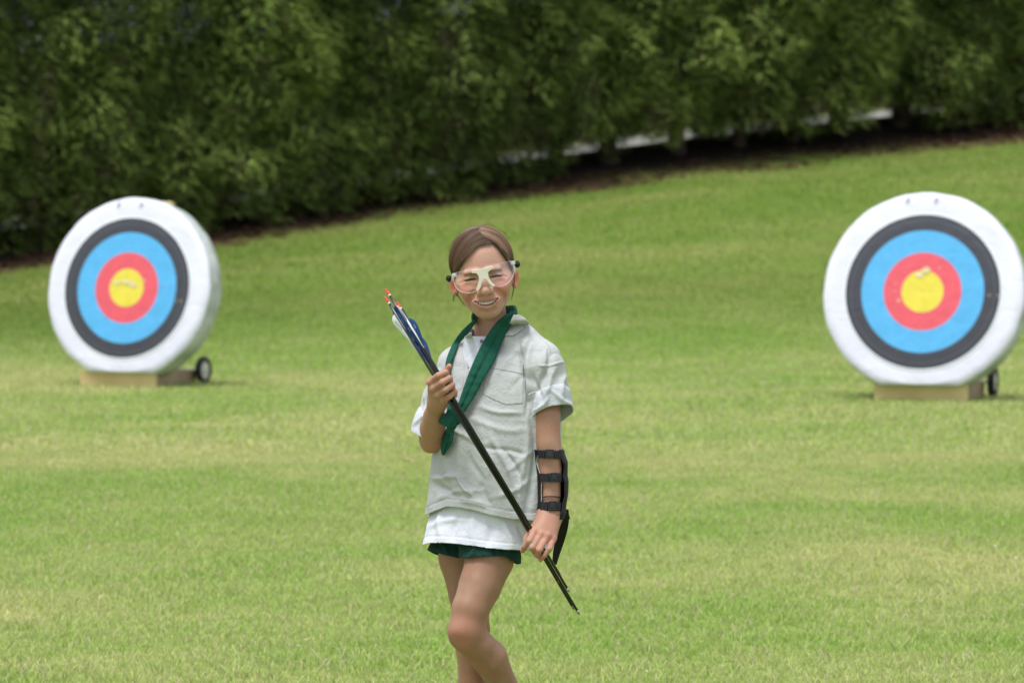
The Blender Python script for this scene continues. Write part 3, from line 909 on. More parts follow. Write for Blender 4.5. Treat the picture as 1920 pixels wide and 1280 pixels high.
# her left hand
lh = {'w': (1032, 966, -.072)}
body.u(f_cone(wa(1026, 968, -.078), wa(1013, 1000, -.118), .0165, .0105), .02)
body.u(f_cone(wa(1034, 968, -.074), wa(1025, 1003, -.118), .0165, .0105), .02)
body.u(f_cone(wa(1038, 970, -.070), wa(1036, 1007, -.110), .0150, .0100), .02)
body.u(f_cone(wa(1022, 970, -.078), wa(1003, 996, -.117), .0150, .0100), .02)
def finger(pts, k0=.005, k=.0015, W_=wa):
    body.chain([(W_(*p[:3]), p[3] * .875) for p in pts], k, k0)
finger([(1002, 996, -.120, .0094), (992, 1014, -.152, .0088), (984, 1024, -.145, .0078), (979.5, 1032, -.132, .0068)])
finger([(1014, 1001, -.122, .0095), (998, 1026, -.157, .0088), (1003, 1036, -.143, .0074), (1010, 1037, -.124, .0066)])
finger([(1026, 1004, -.121, .0092), (1011, 1031, -.157, .0085), (1007.5, 1041, -.147, .0073), (1015, 1044, -.126, .0064)])
finger([(1037, 1009, -.112, .0086), (1030, 1029, -.148, .0077), (1020, 1042, -.149, .0066), (1013.5, 1050, -.140, .0058)])
finger([(1012, 982, -.088, .0115), (992, 998, -.105, .0098), (986, 1012, -.112, .0086), (984, 1026, -.118, .0072)], .014)
# knuckles
for p, r in (((1002, 995, -.127), .0078), ((1014.5, 1001, -.129), .008), ((1026, 1004, -.128), .0078), ((1037, 1010, -.119), .007)):
    body.u(f_cone(wa(*p), wa(p[0] - .5, p[1] + 2, p[2]), r * .86, r * .86), .007)
# her right arm (left in the picture), forearm coming forward
body.chain([(w3(860, 700, .085), .032), (w3(822, 790, .03), .032), (w3(811, 824, .012), .0285)], .006, .03)
body.u(f_cone(w3(805, 837, .012), w3(811, 822, .0), .0150, .027), .012)
body.chain([(w3(810, 822, .0), .0285), (w3(811, 802, -.03), .0300), (w3(814, 780, -.07), .0245), (w3(818, 758, -.105), .0190)], .006, .015)
body.u(f_cone(w3(815, 758, -.108), w3(821, 759, -.108), .0145, .0145), .01)
# her right hand round the arrows
body.u(f_cone(w3(815, 758, -.108), w3(811, 728, -.138), .0145, .0120), .012)
body.u(f_cone(w3(820, 758, -.108), w3(824, 740, -.138), .0145, .0130), .012)
body.u(f_cone(w3(822, 760, -.108), w3(834, 750, -.134), .0140, .0110), .012)
body.u(f_cone(w3(822, 750, -.115), w3(829, 728, -.122), .0150, .0100), .016)
finger([(806, 716, -.142, .0094), (822, 704, -.164, .0092), (835.5, 698, -.160, .0086), (839, 705, -.142, .0076), (830, 711, -.128, .0068)], W_=w3)
finger([(812, 728, -.144, .0096), (829, 717, -.167, .0093), (842.5, 709, -.162, .0086), (845, 717, -.143, .0076), (835, 722, -.128, .0068)], W_=w3)
finger([(821, 740, -.143, .0094), (835, 731, -.166, .0090), (848.0, 721.5, -.160, .0083), (849, 729, -.143, .0073), (840, 733, -.128, .0066)], W_=w3)
finger([(831, 750, -.138, .0090), (842, 743.5, -.158, .0083), (853.0, 734, -.154, .0076), (853, 741, -.139, .0067), (845, 744, -.126, .006)], W_=w3)
finger([(818, 738, -.118, .0125), (826, 712, -.112, .0105), (834, 699, -.116, .0092), (842.5, 686.5, -.120, .0076)], .014, W_=w3)
for p, r in (((805, 717, -.149), .0078), ((811.5, 729, -.151), .008), ((820.5, 741, -.150), .0078), ((830.5, 751, -.145), .007)):
    body.u(f_cone(w3(*p), w3(p[0] + 1.5, p[1] - 1, p[2]), r * .86, r * .86), .007)

# head
def H_(op, prim, k):
    (body.u if op == 'u' else body.cut)(prim, k)
H_('u', hell((0, -.012, .026), (.0670, .084, .070)), .02)
H_('u', hell((0, .012, -.018), (.0610, .064, .062)), .02)
H_('u', hell((0, .022, -.058), (.0450, .050, .042)), .025)
H_('u', hell((0, .050, -.088), (.0190, .0200, .0195)), .022)
for s in (-1, 1):
    H_('u', hcone((s * .038, .010, -.062), (s * .014, .046, -.088), .0125, .013), .02)           # jaw line
    H_('u', hell((s * .0350, .0495, -.0390), (.0235, .0240, .0190)), .018)                       # smiling cheeks
    H_('u', hell((s * .050, .030, -.022), (.015, .022, .012)), .02)
    H_('u', hcone((s * .014, .0755, .0035), (s * .038, .0640, .0035), .0058, .0055), .010)           # brow
# nose
H_('u', hcone((0, .0712, -.004), (0, .0890, -.0385), .0075, .0105), .012)
H_('u', hell((0, .0945, -.0415), (.0130, .0090, .0095)), .008)
for s in (-1, 1): H_('u', hell((s * .0150, .0825, -.0445), (.0080, .0090, .0072)), .006)
# eyes
for s in (-1, 1):
    H_('s', hell((s * .0290, .0870, -.0110), (.0175, .0175, .0100)), .009)
    H_('u', hell((s * .0300, .0595, -.0125), (.0155, .0138, .0110)), .005)
    H_('u', hcone((s * .0170, .0700, -.0084), (s * .0430, .0625, -.0100), .0026, .0024), .004)    # upper lid fold
    H_('u', hcone((s * .0200, .0700, -.0205), (s * .0410, .0635, -.0205), .0036, .0036), .008)    # bag under the squinting eye
    H_('s', hcone((s * .0455, .0655, -.0130), (s * .0540, .0560, -.0170), .0014, .0010), .005)    # laughter crease
    def f_slit(P, s=s):
        q = hl(P); t = (q[..., 0] * s - .0300) / .0135
        hh = .0024 * (1 - t * t)
        d = np.abs(q[..., 2] - (-.0124 - .0012 * t * t - .0006 * t)) - hh
        return np.maximum(np.maximum(d, .060 - q[..., 1]), (np.abs(t) - 1) * .0135)
    H_('s', (f_slit, hw((s * .0305, .072, -.0125)), .020), .0008)
# mouth
H_('u', hell((0, .0560, -.0665), (.0300, .0255, .0190)), .016)
mouth_w = .0320
def mz(x): return -.0712 + .0100 * (x / mouth_w) ** 2            # mouth line curving up to the corners
def my(x): return .0830 - 13.0 * x * x
up = [(x, my(x) - .0008, mz(x) + .0058 - .0050 * abs(x / mouth_w) ** 1.5) for x in np.linspace(-mouth_w, mouth_w, 9)]
lo = [(x, my(x) - .0008, mz(x) - .0078 + .0072 * abs(x / mouth_w) ** 1.8) for x in np.linspace(-mouth_w, mouth_w, 9)]
for i in range(8):
    ra = .0040 - .0016 * abs(i - 4) / 4; rb = .0040 - .0016 * abs(i + 1 - 4) / 4
    H_('u', hcone(up[i], up[i + 1], ra * .80, rb * .80), .0040)
    H_('u', hcone(lo[i], lo[i + 1], ra * 1.22, rb * 1.22), .0045)
def f_cav(P):
    q = hl(P); x = q[..., 0]
    hh = np.maximum(.0045 * (1 - np.abs(x / (mouth_w - .002)) ** 2.6), -.002)
    d = np.abs(q[..., 2] - mz(x) + .0008 * (1 - (x / mouth_w) ** 2)) - hh
    return np.maximum(np.maximum(d, .0640 - q[..., 1] - 10 * x * x), np.abs(x) - mouth_w)
H_('s', (f_cav, hw((0, .075, -.068)), .034), .0015)
for s in (-1, 1):
    H_('s', hell((s * .0065, .0885, -.0512), (.0038, .0055, .0026)), .002)                       # nostril
def surf_y(x, z):
    ys_ = np.linspace(.125, .02, 211); D = body.apply(np.full(211, 1.0), hw(np.stack([ys_ * 0 + x, ys_, ys_ * 0 + z], -1)))
    i = np.argmax(D < 0); return ys_[i]
def crease(pts, r, out, k):
    q = [(x, surf_y(x, z) + r * out, z) for x, z in crom(pts, 7)]
    for a, b_ in zip(q, q[1:]): H_('s', hcone(a, b_, r, r), k)
for s in (-1, 1):
    crease([(s * .0215, -.0405), (s * .0305, -.0485), (s * .0405, -.0590), (s * .0435, -.0690), (s * .0410, -.0790)], .0026, .26, .009)
crease([(-.0160, -.0885), (0, -.0870), (.0160, -.0885)], .0036, .15, .007)
# ears: tilted shells, hollowed in front, with a rolled rim
for s in (-1, 1):
    out = np.array([s * .62, -.78, 0.0]); nrm = np.array([s * .78, .62, 0.0]); upv = np.array([s * .12, -.05, .99])
    Me = HM @ np.stack([nrm, out, upv / np.linalg.norm(upv)], 1)
    ec = np.array([s * .0715, -.0100, -.0265])
    H_('u', f_ell(hw(ec), (.0040, .0130, .0215), Me), .006)
    def ept(a, ro=.0108, rz=.0185): return ec + out * ro * math.cos(a) + upv * rz * math.sin(a) + nrm * .0018
    for i in range(9):
        H_('u', hcone(ept(R(-60 + i * 21)), ept(R(-39 + i * 21)), .0029, .0029), .0025)
    H_('u', hell(ec + np.array([-s * .0030, .003, -.0185]), (.0050, .0055, .0065)), .006)            # lobe
    H_('s', f_ell(hw(ec + nrm * .0050 + out * -.001 + upv * -.003), (.0038, .0065, .0100), Me), .002)

bxs = graded([(-.26, -.16, .0030), (-.16, -.125, .0018), (-.125, .012, .00150), (.012, .11, .0018), (.11, .14, .003)])
bys = graded([(8.78, 9.02, .0018), (9.02, 9.17, .0045)])
zh = lambda py: zpy(py)
bzs = graded([(0.02, zh(1300), .005), (zh(1300), zh(1060), .0030), (zh(1060), zh(940), .0018), (zh(940), zh(770), .0032), (zh(770), zh(672), .0018), (zh(672), zh(600), .003), (zh(600), zh(440), .00125), (zh(440), zh(415), .003)])
V, Q = polygonise(body, bxs, bys, bzs)
V = relax(V, Q, 2, 0.45)
_px, _py = proj(V)
_m = sstep(1040, 1060, _py) + sstep(770, 790, _py) * (1 - sstep(950, 962, _py)) * (_px > 980) + sstep(775, 785, _py) * (1 - sstep(900, 920, _py)) * (_px < 880)
V = relax(V, Q, 22, 0.5, np.clip(_m, 0, 1))
L = hl(V); x, y, z = L[:, 0], L[:, 1], L[:, 2]
px, py = proj(V)
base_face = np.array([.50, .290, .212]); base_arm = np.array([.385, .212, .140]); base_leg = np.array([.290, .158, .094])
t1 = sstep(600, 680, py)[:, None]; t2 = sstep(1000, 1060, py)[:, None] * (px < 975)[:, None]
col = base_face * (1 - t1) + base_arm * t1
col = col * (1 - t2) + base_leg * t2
def blend(c, w):
    global col
    w = np.clip(w, 0, 1)[:, None]; col = col * (1 - w) + np.array(c) * w
mot = vnoise(V, 60, 3) * .5 + vnoise(V, 140, 9) * .5
blend((.50, .20, .14), .22 * np.clip(mot, 0, 1))
mot2 = vnoise(V, 22, 30) * .6 + vnoise(V, 48, 12) * .4
blend((.46, .18, .12), np.where(py > 605, .34, .10) * np.clip(mot2 * 1.6, 0, 1)); blend((.46, .33, .22), .22 * np.clip(-mot2 * 1.6, 0, 1) * (py > 640))
head = (np.abs(x) < .09) & (z > -.12) & (z < .12)
def ball(c, r): return np.exp(-(((x - c[0]) ** 2 + (y - c[1]) ** 2 + (z - c[2]) ** 2) / (r * r))) * head
for s in (-1, 1):
    blend((.60, .19, .14), .66 * ball((s * .042, .060, -.038), .024))           # flushed cheeks
    blend((.66, .16, .10), .80 * ball((s * .078, -.008, -.026), .020))       # red ears
    blend((.30, .13, .09), .8 * ball((s * .0065, .088, -.0505), .0036))          # nostrils
    # brow hairs, lashes, and painted socket shade
    bx_ = np.abs(x); sd_ = (x * s > 0)
    brow = np.exp(-((z - (-.0015 + .0035 * np.sin((bx_ - .014) / .033 * 3.0))) / .0024) ** 2) * sstep(.012, .017, bx_) * (1 - sstep(.040, .047, bx_)) * (y > .045) * sd_ * head
    blend((.10, .058, .034), .58 * brow)
    lidz = -.0112 - .0026 * ((bx_ - .0305) / .0118) ** 2
    lash = np.exp(-((z - (lidz + .0012)) / .0014) ** 2) * sstep(.016, .019, bx_) * (1 - sstep(.042, .0455, bx_)) * (y > .05) * sd_ * head
    blend((.035, .022, .016), .95 * lash)
    low = np.exp(-((z - (lidz - .0030)) / .0011) ** 2) * sstep(.019, .022, bx_) * (1 - sstep(.038, .042, bx_)) * (y > .05) * sd_ * head
    blend((.12, .07, .05), .55 * low)
    blend((.20, .105, .07), .48 * ball((s * .026, .070, -.005), .013))  # eye-socket shade painted into the skin colour
blend((.64, .27, .20), .30 * ball((0, .095, -.040), .012))
dl = np.full(len(V), 9.0)
for pts_ in (up, lo):
    for a in crom(pts_, 41):
        d = np.linalg.norm((L - a) * np.array([1, .8, 1.0]), axis=1); dl = np.minimum(dl, d)
blend((.37, .135, .11), .78 * (1 - sstep(.0034, .0048, dl)) * (1 - sstep(.024, .032, np.abs(x))) * head)
inner = ((np.abs(z - mz(x)) < .0045) & (np.abs(x) < mouth_w) & (y < my(x) - .0045) & (y > .04)) * 1.0
blend((.11, .03, .03), inner * .95)
# knuckles, finger tips, knees
for p, r, w in [((1002, 996), 9, .35), ((1014, 1002), 9, .35), ((1026, 1006), 9, .35), ((1037, 1012), 9, .35), ((981, 1031), 8, .6), ((1014, 1049), 7, .6),
                ((843, 687), 9, .75), ((806, 716), 8, .3), ((865, 1200), 22, .35), ((804, 842), 14, .35), ((998, 1026), 7, .25), ((1011, 1031), 7, .25)]:
    blend((.52, .19, .135), w * np.exp(-((px - p[0]) ** 2 + (py - p[1]) ** 2) / r ** 2) * (~head))
for (mx_, my_) in ((846.5, 1090), (1037, 912), (1009, 868), (940, 1120), (1033, 800)):
    blend((.14, .07, .045), .8 * (((px - mx_) ** 2 + (py - my_) ** 2) < 1.1))

skin, nt, b = new_mat('skin')
at = N(nt, 'ShaderNodeAttribute', attribute_name='Col')
tc = N(nt, 'ShaderNodeTexCoord')
nz = N(nt, 'ShaderNodeTexNoise', Scale=420.0, Detail=3)
nt.links.new(tc.outputs['Object'], nz.inputs['Vector'])
mx = N(nt, 'ShaderNodeMixRGB', blend_type='MULTIPLY', Fac=1.0)
nt.links.new(at.outputs['Color'], mx.inputs['Color1'])
nt.links.new(ramp(nt, nz.outputs['Fac'], [(0.3, (.93, .91, .90)), (0.7, (1.05, 1.06, 1.06))]), mx.inputs['Color2'])
nt.links.new(mx.outputs[0], b.inputs['Base Color'])
b.inputs['Roughness'].default_value = 0.55
b.inputs['Specular IOR Level'].default_value = 0.30
b.inputs['Subsurface Weight'].default_value = 0.22
b.inputs['Subsurface Radius'].default_value = (0.9, 0.35, 0.2)
b.inputs['Subsurface Scale'].default_value = 0.006
bp = N(nt, 'ShaderNodeBump', Strength=0.12, Distance=0.0008)
nt.links.new(nz.outputs['Fac'], bp.inputs['Height']); nt.links.new(bp.outputs['Normal'], b.inputs['Normal'])
body_V, body_Q = V, Q
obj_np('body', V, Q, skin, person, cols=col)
arm_sel = (proj(V)[0] > 990) & (proj(V)[1] > 760)
bvh_body = bvh_of(V, Q)

# eyeballs in the lids (squinting, so only a dark sliver shows), teeth
eye_m, nt, b = new_mat('eye')
tc = N(nt, 'ShaderNodeTexCoord'); ln = N(nt, 'ShaderNodeVectorMath', operation='LENGTH')
sx = N(nt, 'ShaderNodeSeparateXYZ'); nt.links.new(tc.outputs['Object'], sx.inputs[0])
cb = N(nt, 'ShaderNodeCombineXYZ'); nt.links.new(sx.outputs['X'], cb.inputs['X']); nt.links.new(sx.outputs['Z'], cb.inputs['Z'])
nt.links.new(cb.outputs[0], ln.inputs[0])
r_ = ramp(nt, ln.outputs['Value'], [(0.0, (.004, .004, .004)), (0.0024, (.005, .004, .004)), (0.0027, (.07, .055, .035)), (0.0082, (.03, .022, .016)), (0.0088, (.13, .11, .10))])
nt.links.new(r_, b.inputs['Base Color']); b.inputs['Roughness'].default_value = 0.3; b.inputs['Specular IOR Level'].default_value = 0.15
teeth_m = noisy_mat('tooth_enamel', (.78, .73, .63), (.84, .79, .70), 200, .2, spec=.5)
for s in (-1, 1):
    bm = bmesh.new(); bmesh.ops.create_uvsphere(bm, u_segments=32, v_segments=20, radius=.0112)
    me = bpy.data.meshes.new('eye'); bm.to_mesh(me); bm.free(); me.materials.append(eye_m)
    for p in me.polygons: p.use_smooth = True
    o = bpy.data.objects.new('eye', me); link(o, person)
    c = hw((s * .0300, .0595, -.0126))
    o.location = Vector(c)
# slits: thin almond openings drawn as real lash strips standing on the lids
lash_m = noisy_mat('eyelash', (.012, .008, .006), (.03, .02, .014), 300, .6)
for s in (-1, 1):
    V_, F_ = [], []
    n = 22
    for i in range(n):
        t = i / (n - 1); xx = s * (.0165 + .0275 * t)
        tt = (abs(xx) - .0300) / .0135; zz = -.0124 - .0012 * tt * tt - .0006 * tt + .0012 * (1 - min(1, tt * tt)) + .0006
        loc = hw((xx, .2, zz)); r_h = bvh_body.ray_cast(Vector(loc), Vector(-hy_ax))
        yy = hl(np.array(r_h[0]))[1] if r_h[0] is not None else .07
        hgt = .0034 * math.sin(max(t, .03) * math.pi) ** .5 + .0004
        for dz, dy_ in ((hgt * .5, .0004), (-hgt * .5, .0012), (-hgt * .5, .0004), (hgt * .5, -.0004)):
            V_.append(hw((xx, yy + dy_, zz + dz)))
    for i in range(n - 1):
        for k in range(4): F_.append((i * 4 + k, i * 4 + (k + 1) % 4, i * 4 + 4 + (k + 1) % 4, i * 4 + 4 + k))
    obj_np('eyelash', V_, F_, lash_m, person)
# teeth: an upper row, bent round the mouth
bm = bmesh.new()
xs_ = np.linspace(-.0245, .0245, 9)
for i in range(8):
    xm = (xs_[i] + xs_[i + 1]) / 2; wdt = (xs_[i + 1] - xs_[i]) * .985
    hgt = .0094 * (1 - .20 * (xm / .0245) ** 2)
    c = hw((xm, my(xm) - .0072, mz(xm) + .0050 - hgt * .5 + .0012 - .001 * (xm / .0245) ** 2))
    bm_box(bm, Vector(c), (wdt, .003, hgt), Matrix(((hx_ax[0], 0, hz_ax[0]), (0, 1, 0), (hx_ax[2], 0, hz_ax[2]))) @ Matrix.Rotation(-xm * 26, 3, 'Z'), .0004)
obj_bm('teeth', bm, teeth_m, person)
# ------------------------------------------------------------------ cloth
def cloth_mat(name, c1, c2, weave=900.0, rough=0.85, sheen=0.15, wr=0.5):
    m, nt, b = new_mat(name)
    tc = N(nt, 'ShaderNodeTexCoord')
    nz = N(nt, 'ShaderNodeTexNoise', Scale=18.0, Detail=6, Roughness=0.65)
    nt.links.new(tc.outputs['Object'], nz.inputs['Vector'])
    nt.links.new(ramp(nt, nz.outputs['Fac'], [(0.3, c1), (0.7, c2)]), b.inputs['Base Color'])
    b.inputs['Roughness'].default_value = rough; b.inputs['Specular IOR Level'].default_value = 0.15
    b.inputs['Sheen Weight'].default_value = sheen; b.inputs['Sheen Roughness'].default_value = 0.5
    n2 = N(nt, 'ShaderNodeTexNoise', Scale=weave, Detail=2)
    nt.links.new(tc.outputs['Object'], n2.inputs['Vector'])
    n3 = N(nt, 'ShaderNodeTexNoise', Scale=42.0, Detail=6, Distortion=0.3, Roughness=0.6)
    nt.links.new(tc.outputs['Object'], n3.inputs['Vector'])
    b1 = N(nt, 'ShaderNodeBump', Strength=0.25, Distance=0.0006); b2 = N(nt, 'ShaderNodeBump', Strength=wr, Distance=0.009)
    nt.links.new(n3.outputs['Fac'], b2.inputs['Height']); nt.links.new(n2.outputs['Fac'], b1.inputs['Height'])
    nt.links.new(b2.outputs['Normal'], b1.inputs['Normal']); nt.links.new(b1.outputs['Normal'], b.inputs['Normal'])
    return m
shirt_m = cloth_mat('shirt_cotton', (.395, .405, .388), (.455, .465, .447))
lining_m = cloth_mat('shirt_lining', (.455, .47, .49), (.53, .545, .565))
tee_m = cloth_mat('white_jersey', (.62, .635, .69), (.70, .715, .77))
short_m = cloth_mat('green_jersey', (.006, .034, .026), (.010, .048, .036), sheen=.05)
scarf_m = cloth_mat('green_cotton', (.008, .070, .044), (.012, .092, .058), wr=.4, sheen=.05)
seam_m = noisy_mat('seam_thread', (.30, .31, .30), (.37, .38, .365), 300, .9)
button_m = noisy_mat('button', (.08, .07, .06), (.15, .13, .11), 100, .3)

TH = R(28.0)
LA = np.array([math.cos(TH), -math.sin(TH)]); FA = np.array([-math.sin(TH), -math.cos(TH)])
def loft(table, n=2.4, off=0.0, ztop=None, zbot=None):
    T = np.array(table, float); zz = np.array([zpy(p) for p in T[:, 0]])[::-1]
    cx = np.array([xpx(p) for p in T[:, 1]])[::-1]; cy = (Y0 + T[:, 2])[::-1]; aa = T[:, 3][::-1]; bb = T[:, 4][::-1]
    def f(P):
        z = P[..., 2]
        x = P[..., 0] - np.interp(z, zz, cx) * (P[..., 1] / Y0) ; y = P[..., 1] - np.interp(z, zz, cy)
        a = np.interp(z, zz, aa) + off; b_ = np.interp(z, zz, bb) + off
        u = np.abs(x * LA[0] + y * LA[1]) / a; v = np.abs(x * FA[0] + y * FA[1]) / b_
        m = (u ** n + v ** n) ** (1 / n) + 1e-9
        d = (m - 1) * np.minimum(a, b_) * (0.8 + .2 * np.minimum(m, 1.5))
        if ztop is not None: d = smax(d, z - ztop, .03)
        if zbot is not None: d = np.maximum(d, zbot - z)
        return d
    zc = (zz[0] + zz[-1]) / 2
    return f, np.array([cx.mean(), cy.mean(), zc]), 0.5
def folds(V, Nn, lst, noise=.0016, nscale=(16, 16, 7), seed=0.0):
    px, py = proj(V); front = sstep(-.1, .35, -Nn[:, 1])
    D = np.zeros(len(V))
    for (x1, y1, x2, y2, w, h) in lst:
        ax_, ay_ = x2 - x1, y2 - y1; L2 = ax_ * ax_ + ay_ * ay_; ln = math.sqrt(L2)
        t = ((px - x1) * ax_ + (py - y1) * ay_) / L2
        bow = 0.06 * ln * np.sin(np.clip(t, 0, 1) * math.pi * 1.3 + x1)
        pd = ((px - x1) * ay_ - (py - y1) * ax_) / ln + bow
        tap = sstep(-.25, .3, t) * (1 - sstep(.7, 1.25, t))
        D += h * .0023 * np.exp(-(pd / (w * .8)) ** 2) * tap * front
    a = vnoise(V * np.array(nscale), 1.0, seed); r = 1 - np.abs(vnoise(V * np.array(nscale) * 1.7, 1.0, seed + 9)) * 2
    r2 = 1 - np.abs(vnoise(V * np.array([34, 34, 22]) + a[:, None] * .7, 1.0, seed + 4)) * 2.2
    D += noise * (a + .7 * r * np.abs(a)) + .0007 * np.clip(r2, 0, 1) ** 2 * (.5 + a)
    return D
def cloth_obj(name, V, Q, mat, parent, thick=.0016, rl=1):
    o = obj_np(name, V, Q, mat, parent)
    mod(o, 'WELD', merge_threshold=.0010)
    mod(o, 'SOLIDIFY', thickness=thick, offset=-1.0)
    return o

NECK_A, NECK_B = w3(914, 575, .03), w3(925, 665, .058)
def neck_dist(V):
    ab = NECK_B - NECK_A; t = ((V - NECK_A) @ ab) / (ab @ ab)
    return np.linalg.norm(V - NECK_A - np.clip(t, -1, 1.0)[:, None] * ab, axis=1)

shirt_tab = [(620, 936, .05, .095, .055), (650, 938, .05, .115, .066), (672, 938, .045, .135, .082), (705, 939, .04, .146, .096), (760, 937, .035, .150, .108),
             (850, 931, .03, .153, .116), (920, 927, .03, .158, .122), (955, 925, .03, .162, .126), (985, 925, .03, .166, .128), (1010, 925, .03, .166, .128)]
def torso_field(off=0.0, tab=shirt_tab):
    f = Field()
    f.u(loft(tab, 2.4, off, ztop=zpy(655) + off), .02)
    f.u(f_cone(w3(915, 648, .05), w3(860, 686, .095), .038 + off, .041 + off), .035)
    f.u(f_cone(w3(935, 640, .045), w3(975, 641, .01), .036 + off, .040 + off), .035)
    f.u(f_cone(w3(975, 641, .01), w3(1018, 672, -.035), .040 + off, .042 + off), .02)
    return f
gx1, gy1 = grid(-.25, .17, .0024), grid(8.80, 9.24, .0028)
V, Q = polygonise(torso_field(), gx1, gy1, grid(zpy(1012), zpy(570), .0024))
V = relax(V, Q, 3, .5); Nn = normals(V, Q)
shirt_folds = [(861, 893, 884, 930, 5, 4.5), (812, 893, 864, 897, 6, 3.0), (815, 912, 866, 930, 9, -3.5), (862, 930, 915, 952, 7, 2.5), (905, 900, 918, 955, 8, -2.5),
    (835, 850, 850, 905, 8, 2), (822, 855, 835, 900, 6, -2), (895, 780, 918, 905, 12, 1.8), (925, 800, 960, 925, 8, 2.2), (945, 840, 985, 920, 5, -2.0), (880, 850, 905, 900, 7, -1.8),
    (982, 650, 984, 770, 5, -4.5), (990, 780, 998, 970, 8, -4), (978, 790, 984, 950, 7, 2.2), (880, 690, 872, 760, 6, 1.5), (905, 762, 975, 778, 6, 1.8), (885, 790, 985, 806, 8, 1.5),
    (960, 620, 925, 665, 8, 1.5), (1000, 620, 975, 660, 9, 2.2), (925, 700, 985, 650, 8, 1.4), (840, 720, 870, 780, 8, 1.6), (900, 830, 990, 860, 6, -1.6),
    (820, 935, 900, 915, 6, 1.8), (930, 930, 1000, 900, 7, 1.6), (850, 800, 900, 840, 7, 1.8), (950, 880, 1000, 850, 6, 1.5), (990, 690, 960, 730, 6, -1.2)]
V = V + Nn * (folds(V, Nn, shirt_folds, .0014) + 0.0032 * vnoise(V * np.array([8, 8, 4.5]), 1.0, 3.3) + .0012 * vnoise(V * np.array([15, 15, 9]), 1.0, 7.3))[:, None]
px, py = proj(V)
hem_x = [760, 797, 815, 838, 860, 885, 920, 960, 1000, 1035, 1070]; hem_y = [968, 966, 958, 949, 951, 955, 965, 973, 976, 975, 972]
def hemline(px, xs, ys): return np.interp(px, xs, ys)
bulge = np.exp(-((py - hemline(px, hem_x, hem_y) + 15) / 1.6) ** 2) * -.0012 + sstep(-15, -13, py - hemline(px, hem_x, hem_y)) * .0012
V = V + Nn * bulge[:, None]
g_ = py - hemline(px, hem_x, hem_y)
nd = neck_dist(V)
placket = [(877, 560), (882, 640), (888, 672), (893, 672), (902, 645), (925, 622), (960, 590), (960, 560)]
front = Nn[:, 1] < 0.0
keep = (nd > .054) & ~(in_poly(px, py, placket) & front & (V[:, 1] < 9.06))
V, Q, u_ = trim(V, Q, keep)
V, Q, _ = trim_at(V, Q, g_[u_], (0, 0, -800.0))
shirt_V, shirt_Q = V, Q
shirt = cloth_obj('overshirt', V, Q, shirt_m, person)
bv_torso = bvh_of(V, Q)

# sleeves with rolled cuffs (sub-parts of the shirt)
def sleeve(chain_pts, plane_pt, plane_n, fl, label, cuff_len, seed, bounds):
    f = Field(); f.chain(chain_pts, .012)
    def gfun(V):
        px, py = proj(V)
        return (px - plane_pt[0]) * plane_n[0] + (py - plane_pt[1]) * plane_n[1] + (V[:, 1] - Y0 - plane_pt[2]) * plane_n[2]
    V, Q = polygonise(f, grid(*bounds[0], .0021), grid(*bounds[1], .0024), grid(*bounds[2], .0021))
    V = relax(V, Q, 3, .5); Nn = normals(V, Q)
    V = V + Nn * folds(V, Nn, fl, .0018, (22, 22, 12), seed)[:, None]
    gr = np.array([plane_n[0] * 800, plane_n[2], -plane_n[1] * 800])
    g = gfun(V); V2, Q2, _ = trim_at(V, Q, g + cuff_len * .5, gr)
    o = cloth_obj('sleeve', V2, Q2, shirt_m, shirt)
    f = Field(); f.chain([(p, r + .0022) for p, r in chain_pts], .012)
    Vc, Qc = polygonise(f, grid(*bounds[0], .0021), grid(*bounds[1], .0024), grid(*bounds[2], .0021))
    Vc = relax(Vc, Qc, 2, .5); Nc = normals(Vc, Qc); g = gfun(Vc)
    wob = vnoise(Vc, 45, seed + 5) * 2.2
    edge = np.maximum(sstep(-cuff_len - 2, -cuff_len + 7, g + wob) * (1 - .4 * sstep(-6, 0, g)), 0)
    Vc = Vc + Nc * (folds(Vc, Nc, fl, .0012, (26, 26, 24), seed + 2) - .0022 * (1 - edge))[:, None]
    g2 = g + wob * .5
    Vc, Qc, u_ = trim_at(Vc, Qc, g2, gr)
    Vc, Qc, _ = trim_at(Vc, Qc, -(g + wob + cuff_len)[u_], -gr)
    c = cloth_obj('cuff', Vc, Qc, lining_m, o, .0022)
    return o, V2, Q2, Vc, Qc
sl_l, LV, LQ, LCV, LCQ = sleeve([(w3(1006, 668, -.03), .040), (w3(1019, 690, -.042), .0475), (w3(1026, 735, -.05), .0495), (w3(1038, 800, -.062), .053)],
    (1038, 777, -.06), (.29, .957, -330.0), [(1000, 650, 986, 740, 6, 5), (1028, 655, 1000, 765, 7, -3.5), (1012, 684, 1056, 681, 2.5, 1.6), (1044, 690, 1018, 742, 7, 3.0), (1062, 700, 1050, 745, 6, 2.5),
     (1000, 700, 1012, 750, 6, -2.5), (1030, 645, 1056, 662, 4, 1.8), (1016, 640, 1030, 700, 6, 2), (1036, 735, 1072, 760, 5, 2), (1005, 770, 1030, 745, 5, 2.2)],
    'left', 40, 3.0, ((.015, .175), (8.86, 9.05), (zpy(830), zpy(625))))
sl_r, RV, RQ, RCV, RCQ = sleeve([(w3(872, 682, .095), .038), (w3(862, 694, .09), .0425), (w3(828, 750, .055), .0450), (w3(808, 795, .02), .0385), (w3(798, 822, .005), .0385)],
    (790, 816, .012), (-.42, .91, 60.0), [(835, 680, 800, 740, 7, 3), (820, 720, 785, 770, 6, -2.5), (845, 700, 810, 780, 8, 2.5), (800, 740, 790, 790, 5, 2), (775, 795, 800, 780, 4, 2)],
    'right', 46, 8.0, ((-.26, -.08), (8.93, 9.17), (zpy(860), zpy(635))))
